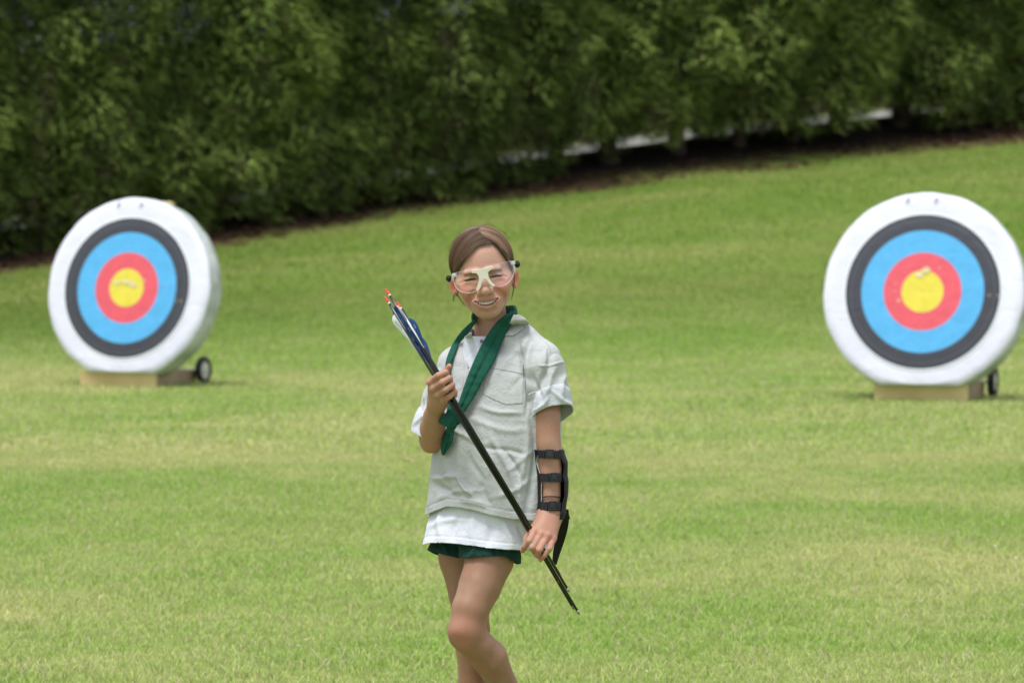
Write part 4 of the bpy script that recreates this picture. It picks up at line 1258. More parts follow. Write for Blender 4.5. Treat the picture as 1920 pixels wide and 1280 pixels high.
bv_sl, bv_cl, bv_sr, bv_cr = bvh_of(LV, LQ), bvh_of(LCV, LCQ), bvh_of(RV, RQ), bvh_of(RCV, RCQ)
SHIRT = [bv_torso, bv_sl, bv_cl, bv_sr, bv_cr]

# white T-shirt below it
tee_tab = [(620, 936, .05, .093, .050), (650, 938, .05, .110, .060), (672, 938, .045, .128, .075), (705, 939, .04, .138, .088), (850, 931, .03, .145, .107), (940, 922, .03, .146, .110),
           (980, 915, .03, .150, .118), (1025, 911, .028, .155, .131), (1060, 911, .028, .156, .134)]
tf = torso_field(-.0065, tee_tab); tf.u(f_cone(w3(903, 640, .034), w3(915, 700, .0), .043, .050), .02)
V, Q = polygonise(tf, grid(-.25, .17, .003), grid(8.80, 9.24, .004), grid(zpy(1062), zpy(560), .0026))
V = relax(V, Q, 2, .5); Nn = normals(V, Q)
V = V + Nn * folds(V, Nn, [(830, 960, 822, 1015, 7, 2.5), (860, 965, 850, 1010, 6, -2), (885, 960, 890, 1015, 9, 2), (920, 975, 915, 1020, 8, -2), (950, 980, 960, 1025, 7, 2.4), (975, 985, 985, 1025, 5, -2), (800, 985, 870, 975, 6, 1.5)], .0018, (26, 26, 10), 4.0)[:, None]
px, py = proj(V)
tx = [780, 793, 805, 830, 860, 890, 920, 950, 985, 1030]; ty = [1025, 1021, 1017, 1017, 1019, 1023, 1027, 1030, 1031, 1030]
g_ = py - hemline(px, tx, ty)
V = V + Nn * (np.exp(-((g_ + 12) / 1.4) ** 2) * -.0012 + sstep(-12, -10, g_) * .0010)[:, None]
nd = neck_dist(V); front = Nn[:, 1] < .2
keep = ((nd > .0425) | (front & (py > 628) & (V[:, 1] < Y0 + .03))) & ~((py < 629 - .02 * (px - 900)) & front & (px > 872) & (px < 960))
V, Q, u_ = trim(V, Q, keep)
V, Q, _ = trim_at(V, Q, g_[u_], (0, 0, -800.0))
tee = cloth_obj('tshirt', V, Q, tee_m, person)
bv_tee = bvh_of(V, Q)
# neck rib of the T-shirt
def surf_line(pts_px, bv, off, n=40, fallback=-.02, ease=0):
    pts = crom(np.array(pts_px, float)[:, :2], n); out = []
    last = None
    for q in pts:
        r = hit(bv, q[0], q[1])
        if r is not None and r[0] is not None and (last is None or abs(r[0].y - last) < .03):
            p = r[0] + Vector((0, -off, 0)); last = r[0].y
        else: p = W(q[0], q[1], (last if last is not None else Y0 + fallback) - off)
        out.append(p)
    return out
rib = bmesh.new()
bm_tube(rib, surf_line([(884, 630.5), (892, 631.5), (902, 632), (912, 631.5), (922, 631)], bv_tee, .0004, 24), .0016, 8)
obj_bm('neck_rib', rib, tee_m, tee)

# shorts
sf = Field()
sf.u(loft([(960, 912, .035, .115, .085), (1000, 910, .035, .120, .090), (1075, 910, .035, .122, .092)], 2.3, 0, zbot=zpy(1018)), .01)
sf.chain([(w3(918, 985, -.0), .056), (w3(919, 1045, -.03), .069), (w3(916, 1090, -.045), .070)], .02)
sf.chain([(w3(880, 985, .06), .056), (w3(856, 1045, .07), .070), (w3(852, 1090, .07), .070)], .008)
V, Q = polygonise(sf, grid(-.26, .10, .0026), grid(8.86, 9.18, .0034), grid(zpy(1090), zpy(958), .0024))
V = relax(V, Q, 3, .5); Nn = normals(V, Q)
V = V + Nn * folds(V, Nn, [(890, 1020, 885, 1045, 5, 2), (920, 1020, 930, 1042, 5, -2), (945, 1020, 950, 1040, 4, 2), (835, 1020, 840, 1038, 5, 2)], .0016, (26, 26, 14), 2)[:, None]
px, py = proj(V)
sx_ = [780, 793, 810, 830, 850, 872, 900, 930, 950, 958, 970, 985, 1000]; sy_ = [1018, 1022, 1030, 1037, 1042, 1047, 1045, 1043, 1045, 1050, 1056, 1055, 1050]
g_ = py - np.interp(px, sx_, sy_) - (V[:, 1] - Y0 + .04) * 40
V, Q, _ = trim_at(V, Q, g_, (0, -40.0, -800.0))
cloth_obj('shorts', V, Q, short_m, person, .002)

# flat cloth pieces laid on the surface below them
def drape(name, poly, bv, off, mat, parent, step=2.0, thick=.0012, puff=0.0, xy_curve=None):
    """polygon in photo pixels cut out of cloth and laid on the surface; slightly proud"""
    P = np.array(poly, float)
    x0, y0 = P.min(0); x1, y1 = P.max(0)
    xs = np.arange(x0 - step, x1 + step, step); ys = np.arange(y0 - step, y1 + step, step)
    GXp, GYp = np.meshgrid(xs, ys); ins = in_poly(GXp, GYp, poly)
    # snap outside neighbours to the outline
    A = P; B = np.roll(P, -1, 0)
    def snap(x, y):
        best = None
        for a, b_ in zip(A, B):
            ab = b_ - a; t = np.clip(((x - a[0]) * ab[0] + (y - a[1]) * ab[1]) / (ab @ ab + 1e-9), 0, 1); q = a + ab * t
            d = math.hypot(q[0] - x, q[1] - y)
            if best is None or d < best[0]: best = (d, q)
        return best
    vid = {}; Vv = []
    last = [None]
    def vert(i, j):
        if (i, j) in vid: return vid[(i, j)]
        x, y = GXp[i, j], GYp[i, j]; d, q = snap(x, y)
        edge = d
        if not ins[i, j]: x, y = q; edge = 0
        r = hit(bv, x, y)
        yy = r[0].y if r is not None else (last[0] if last[0] is not None else Y0 - .05)
        last[0] = yy
        p = W(x, y, yy - off - puff * (1 - math.exp(-edge / 4.0)))
        vid[(i, j)] = len(Vv); Vv.append(p); return vid[(i, j)]
    Fq = []
    for i in range(len(ys) - 1):
        for j in range(len(xs) - 1):
            c = [(i, j), (i, j + 1), (i + 1, j + 1), (i + 1, j)]
            if sum(ins[a] for a in c) >= 1 and all(ins[a] or snap(GXp[a], GYp[a])[0] < step * 1.5 for a in c):
                Fq.append([vert(*a) for a in c])
    V = np.array([tuple(v) for v in Vv]); Fq = np.array(Fq)
    # smooth depth jumps
    V = np.column_stack([V[:, 0], relax(V, Fq, 3, .5)[:, 1], V[:, 2]])
    o = obj_np(name, V, Fq[:, ::-1], mat, parent)
    mod(o, 'WELD', merge_threshold=.0007)
    mod(o, 'SOLIDIFY', thickness=thick, offset=0.0)
    return o, V, Fq
pocket, PV, PF = drape('pocket', [(921, 690), (922, 673), (950, 676), (981, 682), (981, 720), (980, 756), (965, 757.5), (948, 758), (925, 749), (905, 738), (909, 715), (916, 690)], bv_torso, .0006, shirt_m, shirt, 2.0, .0010)
def seam(name, pts, bv, rad=.0004, off=.0002, n=30, mat=seam_m, parent=shirt):
    bm = bmesh.new(); bm_tube(bm, surf_line(pts, bv, off, n), rad, 6)
    return obj_bm(name, bm, mat, parent)
bv_pk = bvh_of(PV, PF)
seam('pocket_seam', [(923, 690), (950, 694), (981, 700.5)], [bv_pk, bv_torso], .0006, .0012)
seam('seam', [(873, 672), (870, 700), (868, 728)], bv_torso)
seam('seam', [(868, 728), (882, 730)], bv_torso)
seam('seam', [(797, 951), (815, 943), (838, 934), (860, 936), (885, 940), (920, 950), (960, 958), (1000, 961)], bv_torso, .0005, .0003, 60)
seam('seam', [(1022, 640), (1030, 650), (1033, 662)], SHIRT, .0006, .0004)

# collar flaps and lapels
drape('collar', [(963, 590), (974, 590.5), (984, 596), (992, 606), (990, 611), (979, 616), (970, 624), (962, 629), (951, 629), (944, 631), (953, 612)], bv_torso, .0045, shirt_m, shirt, 2.0, .0016, .002)
drape('collar', [(884, 622), (878, 626), (866, 640), (862, 645), (874, 652), (884, 662), (886.5, 648), (885.5, 634)], bv_torso, .0045, shirt_m, shirt, 2.0, .0014, .001)
drape('lapel', [(884, 640), (888, 673), (884, 690), (877, 690), (872, 660), (876, 645)], bv_torso, .0022, shirt_m, shirt, 2.0, .0012, .0)
drape('lapel', [(893, 674), (899, 650), (905, 637), (912, 635), (916, 640), (908, 660), (900, 685), (892, 700)], [bv_torso, bv_tee], .0030, shirt_m, shirt, 2.0, .0012, .0)
bm = bmesh.new(); bmesh.ops.create_cone(bm, segments=20, radius1=.0045, radius2=.0042, depth=.002, cap_ends=True)
bmesh.ops.transform(bm, matrix=Matrix.Translation(W(903, 639, Y0 - .060)) @ Matrix.Rotation(R(90), 4, 'X'), verts=bm.verts)
obj_bm('button', bm, button_m, shirt)

# ---- neckerchief: a rolled band round the neck, crossing to a knot with a tail
def ribbon(name, ctr, bv, mat, parent, off=.006, th=.0045, fold=None, nseg=60, m=12, dys=None):
    """ctr rows (px, py, half width px, tilt) ; follows the surface, with a soft rounded section and an optional sharp fold"""
    C = crom(np.array(ctr, float), nseg)
    T = np.gradient(C[:, :2], axis=0); T /= np.linalg.norm(T, axis=1)[:, None]; Nv = np.stack([-T[:, 1], T[:, 0]], 1)
    ds = []
    for i in range(nseg):
        row = []
        for s in (-.8, -.4, 0, .4, .8):
            q = C[i, :2] + Nv[i] * C[i, 2] * s; r = hit(bv, q[0], q[1]); row.append(r[0].y if r is not None else np.nan)
        ds.append(row)
    ds = np.array(ds)
    med = np.array([np.nanmin(r) if not np.all(np.isnan(r)) else np.nan for r in ds])
    ok = ~np.isnan(med); med = np.interp(np.arange(nseg), np.arange(nseg)[ok], med[ok])
    if dys is not None:
        ti = np.array([d[0] for d in dys]) * (nseg - 1); dv = np.array([d[1] for d in dys]); wv = np.array([d[2] for d in dys])
        med = med * (1 - np.interp(np.arange(nseg), ti, wv)) + (Y0 + np.interp(np.arange(nseg), ti, dv)) * np.interp(np.arange(nseg), ti, wv)
    for _ in range(8): med[1:-1] = (med[:-2] + 2 * med[1:-1] + med[2:]) / 4
    slope = np.array([np.nanmean(np.diff(r)) if np.sum(~np.isnan(r)) > 3 else 0 for r in ds]); slope = np.clip(slope, -.006, .006)
    for _ in range(10): slope[1:-1] = (slope[:-2] + 2 * slope[1:-1] + slope[2:]) / 4
    Vv = []
    for i in range(nseg):
        for side in (1, -1):
            for k in range(m + 1) if side == 1 else range(m - 1, 0, -1):
                s = -1 + 2 * k / m
                prof = math.sqrt(max(0, 1 - s ** 4)) * th * .5
                cre = 0
                if fold is not None:
                    f0 = np.interp(i / (nseg - 1), [f[0] for f in fold], [f[1] for f in fold])
                    cre = -.0040 * math.exp(-((s - f0) / .08) ** 2) + .0022 * (1 / (1 + math.exp(-(s - f0) * 30)))
                wr = .0009 * math.sin(i * .9 + s * 3) * math.sin(i * .31 + 2) + .0007 * math.sin(i * 1.7 - s * 2)
                q = C[i, :2] + Nv[i] * C[i, 2] * s
                Vv.append(W(q[0], q[1], med[i] + slope[i] * s * 2.2 - off - side * (prof + (cre + wr if side == 1 else 0) + .0004)))
    ring = 2 * m; F = []
    for i in range(nseg - 1):
        for k in range(ring):
            F.append((i * ring + k, i * ring + (k + 1) % ring, (i + 1) * ring + (k + 1) % ring, (i + 1) * ring + k))
    V = np.array([tuple(v) for v in Vv]); F = list(F)
    bm = bmesh.new(); vs = [bm.verts.new(v) for v in V]
    for f in F: bm.faces.new([vs[q] for q in f])
    bm.faces.new([vs[k] for k in range(ring)][::-1]); bm.faces.new([vs[(nseg - 1) * ring + k] for k in range(ring)])
    return obj_bm(name, bm, mat, parent)
ALLS = SHIRT + [bv_tee, bvh_body]
TOR = [bv_torso, bv_tee]
neckerchief = ribbon('neckerchief', [(962, 582, 5, 0), (960, 590, 7, 0), (951, 600, 10.5, 0), (942, 611, 13, 0), (929.5, 631, 15.5, 0), (920, 651, 17, 0), (909.5, 672, 17.5, 0), (895, 700, 15.5, 0), (884.5, 724, 14, 0), (869, 757, 10, 0), (858, 775, 8, 0)],
    TOR, scarf_m, person, .010, .007, fold=[(0, 0), (.3, -.05), (.7, .05), (1, .1)], dys=[(0, -.008, 1), (.12, -.025, 1), (.25, -.05, .5), (.35, 0, 0), (1, 0, 0)])
ribbon('band', [(891, 601, 3.2, 0), (881, 612, 5, 0), (868, 626, 5.8, 0), (853.5, 647, 5.6, 0), (843, 672, 5.6, 0), (839.5, 690, 5, 0), (841, 715, 5, 0), (843, 745, 6, 0), (846, 772, 8, 0)],
    TOR, scarf_m, neckerchief, .006, .0075, dys=[(0, .0, 1), (.12, -.012, .8), (.3, 0, 0), (1, 0, 0)])
# the part behind the neck
bm = bmesh.new()
nk = [w3(962, 586, -.008), w3(966.5, 583, .015), w3(963, 582, .05), w3(950, 583, .085), w3(925, 586, .105), w3(900, 590, .09), w3(889, 594, .055), w3(887, 598, .02), w3(889, 598, .0)]
bm_tube(bm, crom(nk, 40), .0125, 12, True, ((1, 0, .1), .35))
obj_bm('band', bm, scarf_m, neckerchief)
# knot and tail
def lump_knot():
    f = Field()
    f.u(f_cone(w3(846, 776, -.100), w3(836, 789, -.100), .0135, .0120), .004)
    f.u(f_cone(w3(828, 790, -.098), w3(845, 793, -.110), .0070, .0095), .004)
    f.u(f_cone(w3(845, 793, -.110), w3(856, 778, -.106), .0090, .0085), .003)
    f.u(f_cone(w3(852, 770, -.100), w3(858, 788, -.098), .0085, .0100), .003)
    f.u(f_cone(w3(851, 790, -.098), w3(846, 802, -.095), .0100, .0095), .003)
    V, Q = polygonise(f, grid(-.19, -.10, .0016), grid(8.87, 8.93, .0016), grid(zpy(815), zpy(755), .0016))
    V = relax(V, Q, 1, .4); Nn = normals(V, Q)
    V = V + Nn * (.0012 * vnoise(V, 110, 2) + .0005 * np.sin(V[:, 0] * 500 + V[:, 2] * 300 + vnoise(V, 60, 2) * 4))[:, None]
    return V, Q
kv, kq = lump_knot()
obj_np('knot', kv, kq, scarf_m, neckerchief)
ribbon('tail', [(847, 795, 7, 0), (844, 806, 8, 0), (840, 820, 10, 0), (836, 832, 9.5, 0), (832, 845, 5.5, 0), (830.5, 853, 2, 0)], TOR, scarf_m, neckerchief, .012, .004, fold=[(0, -.1), (1, -.4)], nseg=40)
# ------------------------------------------------------------------ hair
hair_m, nt, b = new_mat('hair')
at = N(nt, 'ShaderNodeAttribute', attribute_name='Col'); nt.links.new(at.outputs['Color'], b.inputs['Base Color'])
b.inputs['Roughness'].default_value = 0.5; b.inputs['Specular IOR Level'].default_value = 0.3
b.inputs['Sheen Weight'].default_value = 0.1
HEc = np.array([0, -.012, .026]); HEr = np.array([.0730, .0885, .0765])
def hdir(p):          # unit direction in ellipsoid space
    d = (np.asarray(p, float) - HEc) / HEr
    return d / np.linalg.norm(d)
def on_face(px, py):  # head-local point of the hair ellipsoid seen at a pixel
    lo_, hi_ = None, None
    o = hl(np.array([0, 0, CAM_H])); d = hl(np.array(W(px, py, 9.5))) - o
    oo = (o - HEc) / HEr; dd_ = d / HEr
    A, B_, C_ = dd_ @ dd_, 2 * oo @ dd_, oo @ oo - 1
    disc = B_ * B_ - 4 * A * C_
    t = (-B_ - math.sqrt(max(disc, 0))) / (2 * A)
    return o + d * t
hairline = [(839, 530), (852, 512), (856, 501), (864, 488), (880.6, 475), (901, 463), (916, 455), (929, 458), (940.6, 468), (948, 482), (953, 494), (966, 512)]
hl_pts = [on_face(*p) for p in hairline]
# scalp cap under the strands
n1, n2 = 110, 70
U, T_ = np.meshgrid(np.linspace(0, 2 * np.pi, n1, endpoint=False), np.linspace(.02, 2.35, n2))
Vh = np.stack([np.sin(T_) * np.sin(U) * HEr[0], np.sin(T_) * np.cos(U) * HEr[1], np.cos(T_) * HEr[2]], -1).reshape(-1, 3) * .985 + HEc
Vw = hw(Vh)
Qh = []
for i in range(n2 - 1):
    for k in range(n1): Qh.append((i * n1 + k, i * n1 + (k + 1) % n1, (i + 1) * n1 + (k + 1) % n1, (i + 1) * n1 + k))
Qh = np.array(Qh)
px, py = proj(Vw)
face_poly = [(a + (905 - a) * -.03, b_ - 4) for a, b_ in hairline] + [(966, 620), (839, 620)]
ear_cut = (Vh[:, 2] < -.012) & (Vh[:, 1] > -.030)
keep = ~((in_poly(px, py, face_poly)) & (Vh[:, 1] > -.015)) & ~ear_cut & ~((Vh[:, 1] > .03) & (Vh[:, 2] < .02))
Vc_, Qc_, _ = trim(Vw, Qh, keep)
hair = obj_np('hair', Vc_, Qc_[:, ::-1], hair_m, person, cols=np.tile(np.array([[.035, .020, .013]]), (len(Vc_), 1)))
mod(hair, 'SOLIDIFY', thickness=.002, offset=0.0)
# strands
def strand_mesh(paths, rads, cols, seg=3):
    n, m, _ = paths.shape
    T = np.gradient(paths, axis=1); T /= np.linalg.norm(T, axis=2)[..., None] + 1e-9
    up_ = np.array([.31, .87, .38]); u = np.cross(T, up_); u /= np.linalg.norm(u, axis=2)[..., None] + 1e-9; v = np.cross(T, u)
    ring = [paths + (u * math.cos(2 * math.pi * k / seg) + v * math.sin(2 * math.pi * k / seg)) * rads[..., None] for k in range(seg)]
    V = np.stack(ring, 2).reshape(-1, 3)
    idx = np.arange(n * m * seg).reshape(n, m, seg)
    F = np.concatenate([np.stack([idx[:, :-1, k], idx[:, :-1, (k + 1) % seg], idx[:, 1:, (k + 1) % seg], idx[:, 1:, k]], -1).reshape(-1, 4) for k in range(seg)])
    return V, F, np.repeat(np.repeat(cols[:, None, :], m, 1).reshape(-1, 3), seg, 0)
rg = np.random.default_rng(77)
def hair_strands(n, side):
    """from the parting down the side of the head and back behind the ear"""
    m = 22; t = np.linspace(0, 1, m)
    paths = np.empty((n, m, 3)); lift = rg.random(n) ** 1.5
    partA = on_face(916, 455)
    P0 = [partA, np.array([.008, .045, .094]), np.array([.006, .005, .104]), np.array([.0, -.045, .092]), np.array([0, -.08, .06])]
    PP = crom(P0, 60)
    L_t = [on_face(882, 474.5), on_face(864, 488), on_face(855.5, 503), np.array([-.071, .012, .000]), np.array([-.071, -.004, .006])]
    R_t = [on_face(930, 459), on_face(941, 469), on_face(949, 484), np.array([.071, .020, .002]), np.array([.071, -.002, .008])]
    for i in range(n):
        s = rg.random() ** 1.25
        A = PP[int(s * 59)] + rg.normal(0, .0012, 3)
        q = min(.999, s * .95 + rg.random() * .05)
        TT = crom(L_t if side < 0 else R_t, 40)
        if s < .45: Bp = TT[int(min(.999, (s / .45) * .9 + rg.random() * .1) * 39)]
        else:
            k = (s - .45) / .55
            Bp = np.array([side * .072, -.004 - .055 * k, .010 + .030 * k])
        Cc = np.array([side * (.050 - .03 * s) , -.060 - .018 * rg.random(), -.022 - .02 * rg.random() + .02 * s])
        a, b_, c = hdir(A), hdir(Bp), hdir(Cc)
        # a to b, then on to the gathered tail
        mid = hdir((A + Bp) / 2 + np.array([-side * .0, .006, .012]) * (1 - s) * .6)
        ctrl = crom([a, mid, b_, c], m)
        d = ctrl / np.linalg.norm(ctrl, axis=1)[:, None]
        off = 1.004 + .030 * lift[i] + (.03 * rg.random() * t if rg.random() < .04 else 0) * np.sin(np.clip(t * 1.15, 0, 1) * math.pi) ** .6 + .024 * vnoise(np.stack([t * 2.5, t * 0 + s * 13, t * 0 + side], -1), 1, 5)
        paths[i] = hw(HEc + d * HEr * off[:, None])
    cl = vnoise(np.stack([paths[:, 6, 0] * 110, paths[:, 6, 2] * 110, paths[:, 6, 1] * 110], -1), 1, 2)
    ctr_ = hw(HEc); paths = ctr_ + (paths - ctr_) * (1 + .016 * cl[:, None, None] * np.sin(t * math.pi)[None, :, None])
    r = np.full((n, m), .00050) * rg.uniform(.7, 1.35, (n, 1)); r[:, -1] *= .3
    clump = vnoise(np.stack([paths[:, 6, 0] * 110, paths[:, 6, 2] * 110, paths[:, 6, 1] * 110], -1), 1, 2) * 1.0
    base = np.array([.135, .073, .041]); dark = np.array([.036, .019, .011]); lightc = np.array([.33, .205, .125])
    w = np.clip(clump * .75 + rg.normal(0, .42, n), -1, 1)[:, None]
    cols = np.where(w > 0, base + (lightc - base) * w, base + (dark - base) * -w)
    return strand_mesh(paths, r, cols)
def wisps(lines, n, spread, col=(.12, .07, .045), rad=.00035):
    out = []
    for pts in lines:
        for k in range(n):
            P = crom(pts, 14); P = P + rg.normal(0, spread, 3) * np.linspace(.3, 1.4, 14)[:, None]; out.append(P)
    out = np.array(out); r = np.full(out.shape[:2], rad) * np.linspace(1, .3, 14)[None]
    return strand_mesh(out, r, np.tile(np.array([col]), (len(out), 1)) * rg.uniform(.7, 1.5, (len(out), 1)))
sets = [hair_strands(3900, -1), hair_strands(3000, 1)]
V, F, C, o = [], [], [], 0
for v, f, c in sets: V.append(v); F.append(f + o); C.append(c); o += len(v)
obj_np('combed_strands', np.concatenate(V), np.concatenate(F), hair_m, hair, cols=np.concatenate(C))
sets = [wisps([ln], 10, .0010) for ln in ([w3(963, 497, -.030), w3(965, 520, -.034), w3(963, 542, -.030), w3(958.5, 562, -.022)], [w3(962, 505, -.040), w3(964, 530, -.040), w3(961, 556, -.036)],
        [w3(852, 548, .0), w3(859, 556, .0), w3(866, 566, .004), w3(871, 573, .006)], [w3(851, 553, .0), w3(850.5, 560, .0), w3(850, 566, .0)])]
sets += [wisps([ln], 7, .0012, (.2, .13, .09), .00022) for ln in ([w3(890, 427, .02), w3(908, 421, .02), w3(926, 424, .02)], [w3(853, 450, .01), w3(844, 460, .01), w3(841, 474, .01)],
        [w3(905, 424, .03), w3(918, 419.5, .03), w3(932, 427, .03)], [w3(868, 438, .0), w3(856, 444, .0), w3(847, 456, .0)], [w3(935, 430, .0), w3(948, 438, .0), w3(957, 452, .0)],
        [w3(916, 456, -.082), w3(911, 461, -.086), w3(903, 464, -.086)], [w3(918, 456, -.082), w3(925, 461, -.086), w3(931, 466, -.084)], [w3(884, 473, -.076), w3(874, 481, -.070), w3(866, 491, -.060)])]
for v, f, c in sets: obj_np('loose_wisp', v, f, hair_m, hair, cols=c)
# short tied tail behind the head
bmt = np.array([hw((0, -.092, .01)), hw((0, -.115, -.002)), hw((.0, -.128, -.04)), hw((0, -.122, -.085))])
pp = []
for k in range(420):
    a = rg.random() * 6.283; rr_ = rg.random() ** .5
    P = crom(bmt, 14); wdt = np.interp(np.linspace(0, 1, 14), [0, .15, .5, 1], [.010, .007, .016, .006]) * rr_
    pp.append(P + np.stack([np.cos(a) * wdt, np.sin(a) * wdt * .6, np.sin(a) * wdt * .5], -1) + rg.normal(0, .0008, 3))
pp = np.array(pp); v, f, c = strand_mesh(pp, np.full(pp.shape[:2], .0006), np.tile(np.array([[.12, .07, .045]]), (len(pp), 1)) * rg.uniform(.6, 1.6, (len(pp), 1)))
obj_np('tied_tail', v, f, hair_m, hair, cols=c)

# ------------------------------------------------------------------ safety glasses
glasses = empty('safety_glasses', tuple(hw((0, .095, -.012))))
tag(glasses, 'clear wraparound safety glasses with cream nose bridge and black side pads on the girl', 'safety glasses')
clear_m, nt, b = new_mat('clear_plastic')
b.inputs['Base Color'].default_value = (1, 1, 1, 1); b.inputs['Roughness'].default_value = .03
tp = N(nt, 'ShaderNodeBsdfTransparent'); tp.inputs['Color'].default_value = (.95, .955, .95, 1)
gl = N(nt, 'ShaderNodeBsdfGlossy', Roughness=.04); lw = N(nt, 'ShaderNodeLayerWeight', Blend=0.12); fr = N(nt, 'ShaderNodeMath', operation='MULTIPLY_ADD'); fr.inputs[1].default_value = .55; fr.inputs[2].default_value = .045
nt.links.new(lw.outputs['Facing'], fr.inputs[0]); ms = N(nt, 'ShaderNodeMixShader'); nt.links.new(fr.outputs[0], ms.inputs[0]); nt.links.new(tp.outputs[0], ms.inputs[1]); nt.links.new(gl.outputs[0], ms.inputs[2])
nt.links.new(ms.outputs[0], nt.nodes['Material Output'].inputs['Surface']); nt.nodes.remove(b)
edge_m, nt, b = new_mat('clear_plastic_edge')
b.inputs['Base Color'].default_value = (.80, .81, .80, 1); b.inputs['Roughness'].default_value = .15
tp = N(nt, 'ShaderNodeBsdfTransparent'); ms = N(nt, 'ShaderNodeMixShader', Fac=.48)
nt.links.new(tp.outputs[0], ms.inputs[1]); nt.links.new(b.outputs[0], ms.inputs[2]); nt.links.new(ms.outputs[0], nt.nodes['Material Output'].inputs['Surface'])
cream_m = noisy_mat('cream_plastic', (.66, .62, .50), (.70, .66, .54), 80, .35, spec=.5)
black_m = noisy_mat('black_foam', (.006, .006, .007), (.016, .016, .018), 200, .7, .6, 300, bdist=.001)
def lens_y(x): return .1000 - 7.2 * x * x
def loc_on_lens(px, py):
    """head-local x,z of a pixel, iterated onto the curved lens"""
    yy = .09
    for _ in range(4):
        o = hl(np.array([0, 0, CAM_H])); d = hl(np.array(W(px, py, 9.5))) - o
        t = (yy - o[1]) / d[1]; p = o + d * t; yy = lens_y(p[0])
    return p[0], p[2]
lens_px = {-1: ([(848, 513), (852, 512), (862, 510), (872, 508.5), (884, 507)], [(849.5, 521), (851.5, 530), (855.5, 539), (864, 546), (876, 549), (888, 547.5), (895, 542), (900, 530)]),
           1: ([(924, 498.5), (935, 495), (946, 492), (955, 490), (961, 489)], [(915, 525), (924, 533.5), (934, 537), (945, 535), (955, 528), (961, 519), (964, 510), (964, 500)])}
for s in (-1, 1):
    top, bot = lens_px[s]
    if s < 0: outline = top + [(893, 508), (900, 512), (902, 520)] + bot[::-1]
    else: outline = [(912, 507), (916, 503)] + top + [(964, 492)] + bot[::-1]
    loc = np.array([loc_on_lens(*p) for p in outline])
    c0 = loc.mean(0); loc = crom(np.vstack([loc, loc[:1]]), 72)[:-1]
    bm = bmesh.new(); rings = []
    for k in np.linspace(1, .12, 9):
        rings.append([bm.verts.new(hw((c0[0] + (q[0] - c0[0]) * k, lens_y(c0[0] + (q[0] - c0[0]) * k), c0[1] + (q[1] - c0[1]) * k))) for q in loc])
    for a, b_ in zip(rings, rings[1:]):
        for k in range(len(a)): bm.faces.new((a[k], a[(k + 1) % len(a)], b_[(k + 1) % len(a)], b_[k]))
    bm.faces.new(rings[-1])
    o = obj_bm('lens', bm, clear_m, glasses)
    ed = crom(np.array([hw((x, lens_y(x), z)) for x, z in [loc_on_lens(*p) for p in (top[:1] + bot if s < 0 else bot + top[-1:])]]), 50)
    bm = bmesh.new(); bm_tube(bm, ed, .00065, 8); obj_bm('rim', bm, edge_m, o)
    ed = crom(np.array([hw((x, lens_y(x), z)) for x, z in [loc_on_lens(*p) for p in top]]), 20)
    bm = bmesh.new(); bm_tube(bm, ed, .00035, 6); obj_bm('rim', bm, edge_m, o)
    # hinge block, arm and black pad
    hp = [(853, 516), (961, 493)][s > 0]; hx1, hz1 = loc_on_lens(*hp)
    bm = bmesh.new(); bm_box(bm, Vector(hw((hx1 + s * .0012, lens_y(hx1) - .004, hz1))), (.0062, .012, .0085), Matrix.Rotation(-HR, 3, 'Y') @ Matrix.Rotation(s * R(-35), 3, 'Z'), .0012)
    obj_bm('hinge_block', bm, edge_m, glasses)
    arm = [hw((hx1 + s * .001, lens_y(hx1) - .006, hz1)), hw((s * .0745, .035, -.0105)), hw((s * .0775, .005, -.0115)), hw((s * .0735, -.030, -.013)), hw((s * .070, -.045, -.026))]
    bm = bmesh.new(); bm_tube(bm, crom(arm, 24), .0024, 8, True); ar_ = obj_bm('temple_arm', bm, edge_m, glasses)
    pc = [(841.5, 522.5), (970, 495)][s > 0]; q = hl(w3(pc[0], pc[1], -.02))
    bm = bmesh.new(); bmesh.ops.create_icosphere(bm, subdivisions=4, radius=1.0)
    for v in bm.verts:
        n_ = v.co.copy(); k = 1 + .22 * float(vnoise(np.array([n_[:]]), 1.9, 4 + s)[0])
        p = np.array([n_.x * .0066 * k, n_.y * .016 * k, n_.z * .0085 * k]) + q; v.co = hw(p)
    obj_bm('side_pad', bm, black_m, ar_)
# cream bridge
br_px = [(884, 505.5), (890, 505.3), (898, 504.6), (906, 503), (914, 500.6), (920, 498.3), (924, 498.2), (926, 502), (922, 504), (917, 507.2), (915, 511.5), (916.5, 520), (921, 527.5), (928, 534.4), (925.5, 537), (922, 536), (917, 531.5),
         (912, 523.6), (908.2, 522), (905.6, 523.6), (902.6, 531.3), (901, 539), (897.8, 543.2), (894, 544.5), (893, 541.6), (896.6, 532.4), (898.3, 522.5), (896.7, 516), (893.4, 512), (885, 511.6)]
loc = [loc_on_lens(*p) for p in br_px]
tri = tessellate_polygon([[Vector((a, b_, 0)) for a, b_ in loc]])
bm = bmesh.new()
fr_ = [bm.verts.new(hw((a, .1050, c))) for a, c in loc]; bk = [bm.verts.new(hw((a, .1005 - 1.5 * abs(a) * .08, c))) for a, c in loc]
for t in tri:
    bm.faces.new([fr_[i] for i in t]); bm.faces.new([bk[i] for i in t][::-1])
for i in range(len(loc)): bm.faces.new((fr_[i], fr_[(i + 1) % len(loc)], bk[(i + 1) % len(loc)], bk[i]))
o = obj_bm('nose_bridge', bm, cream_m, glasses, smooth=True); mod(o, 'BEVEL', width=.0010, segments=3, limit_method='ANGLE', angle_limit=R(40)); mod(o, 'WEIGHTED_NORMAL')

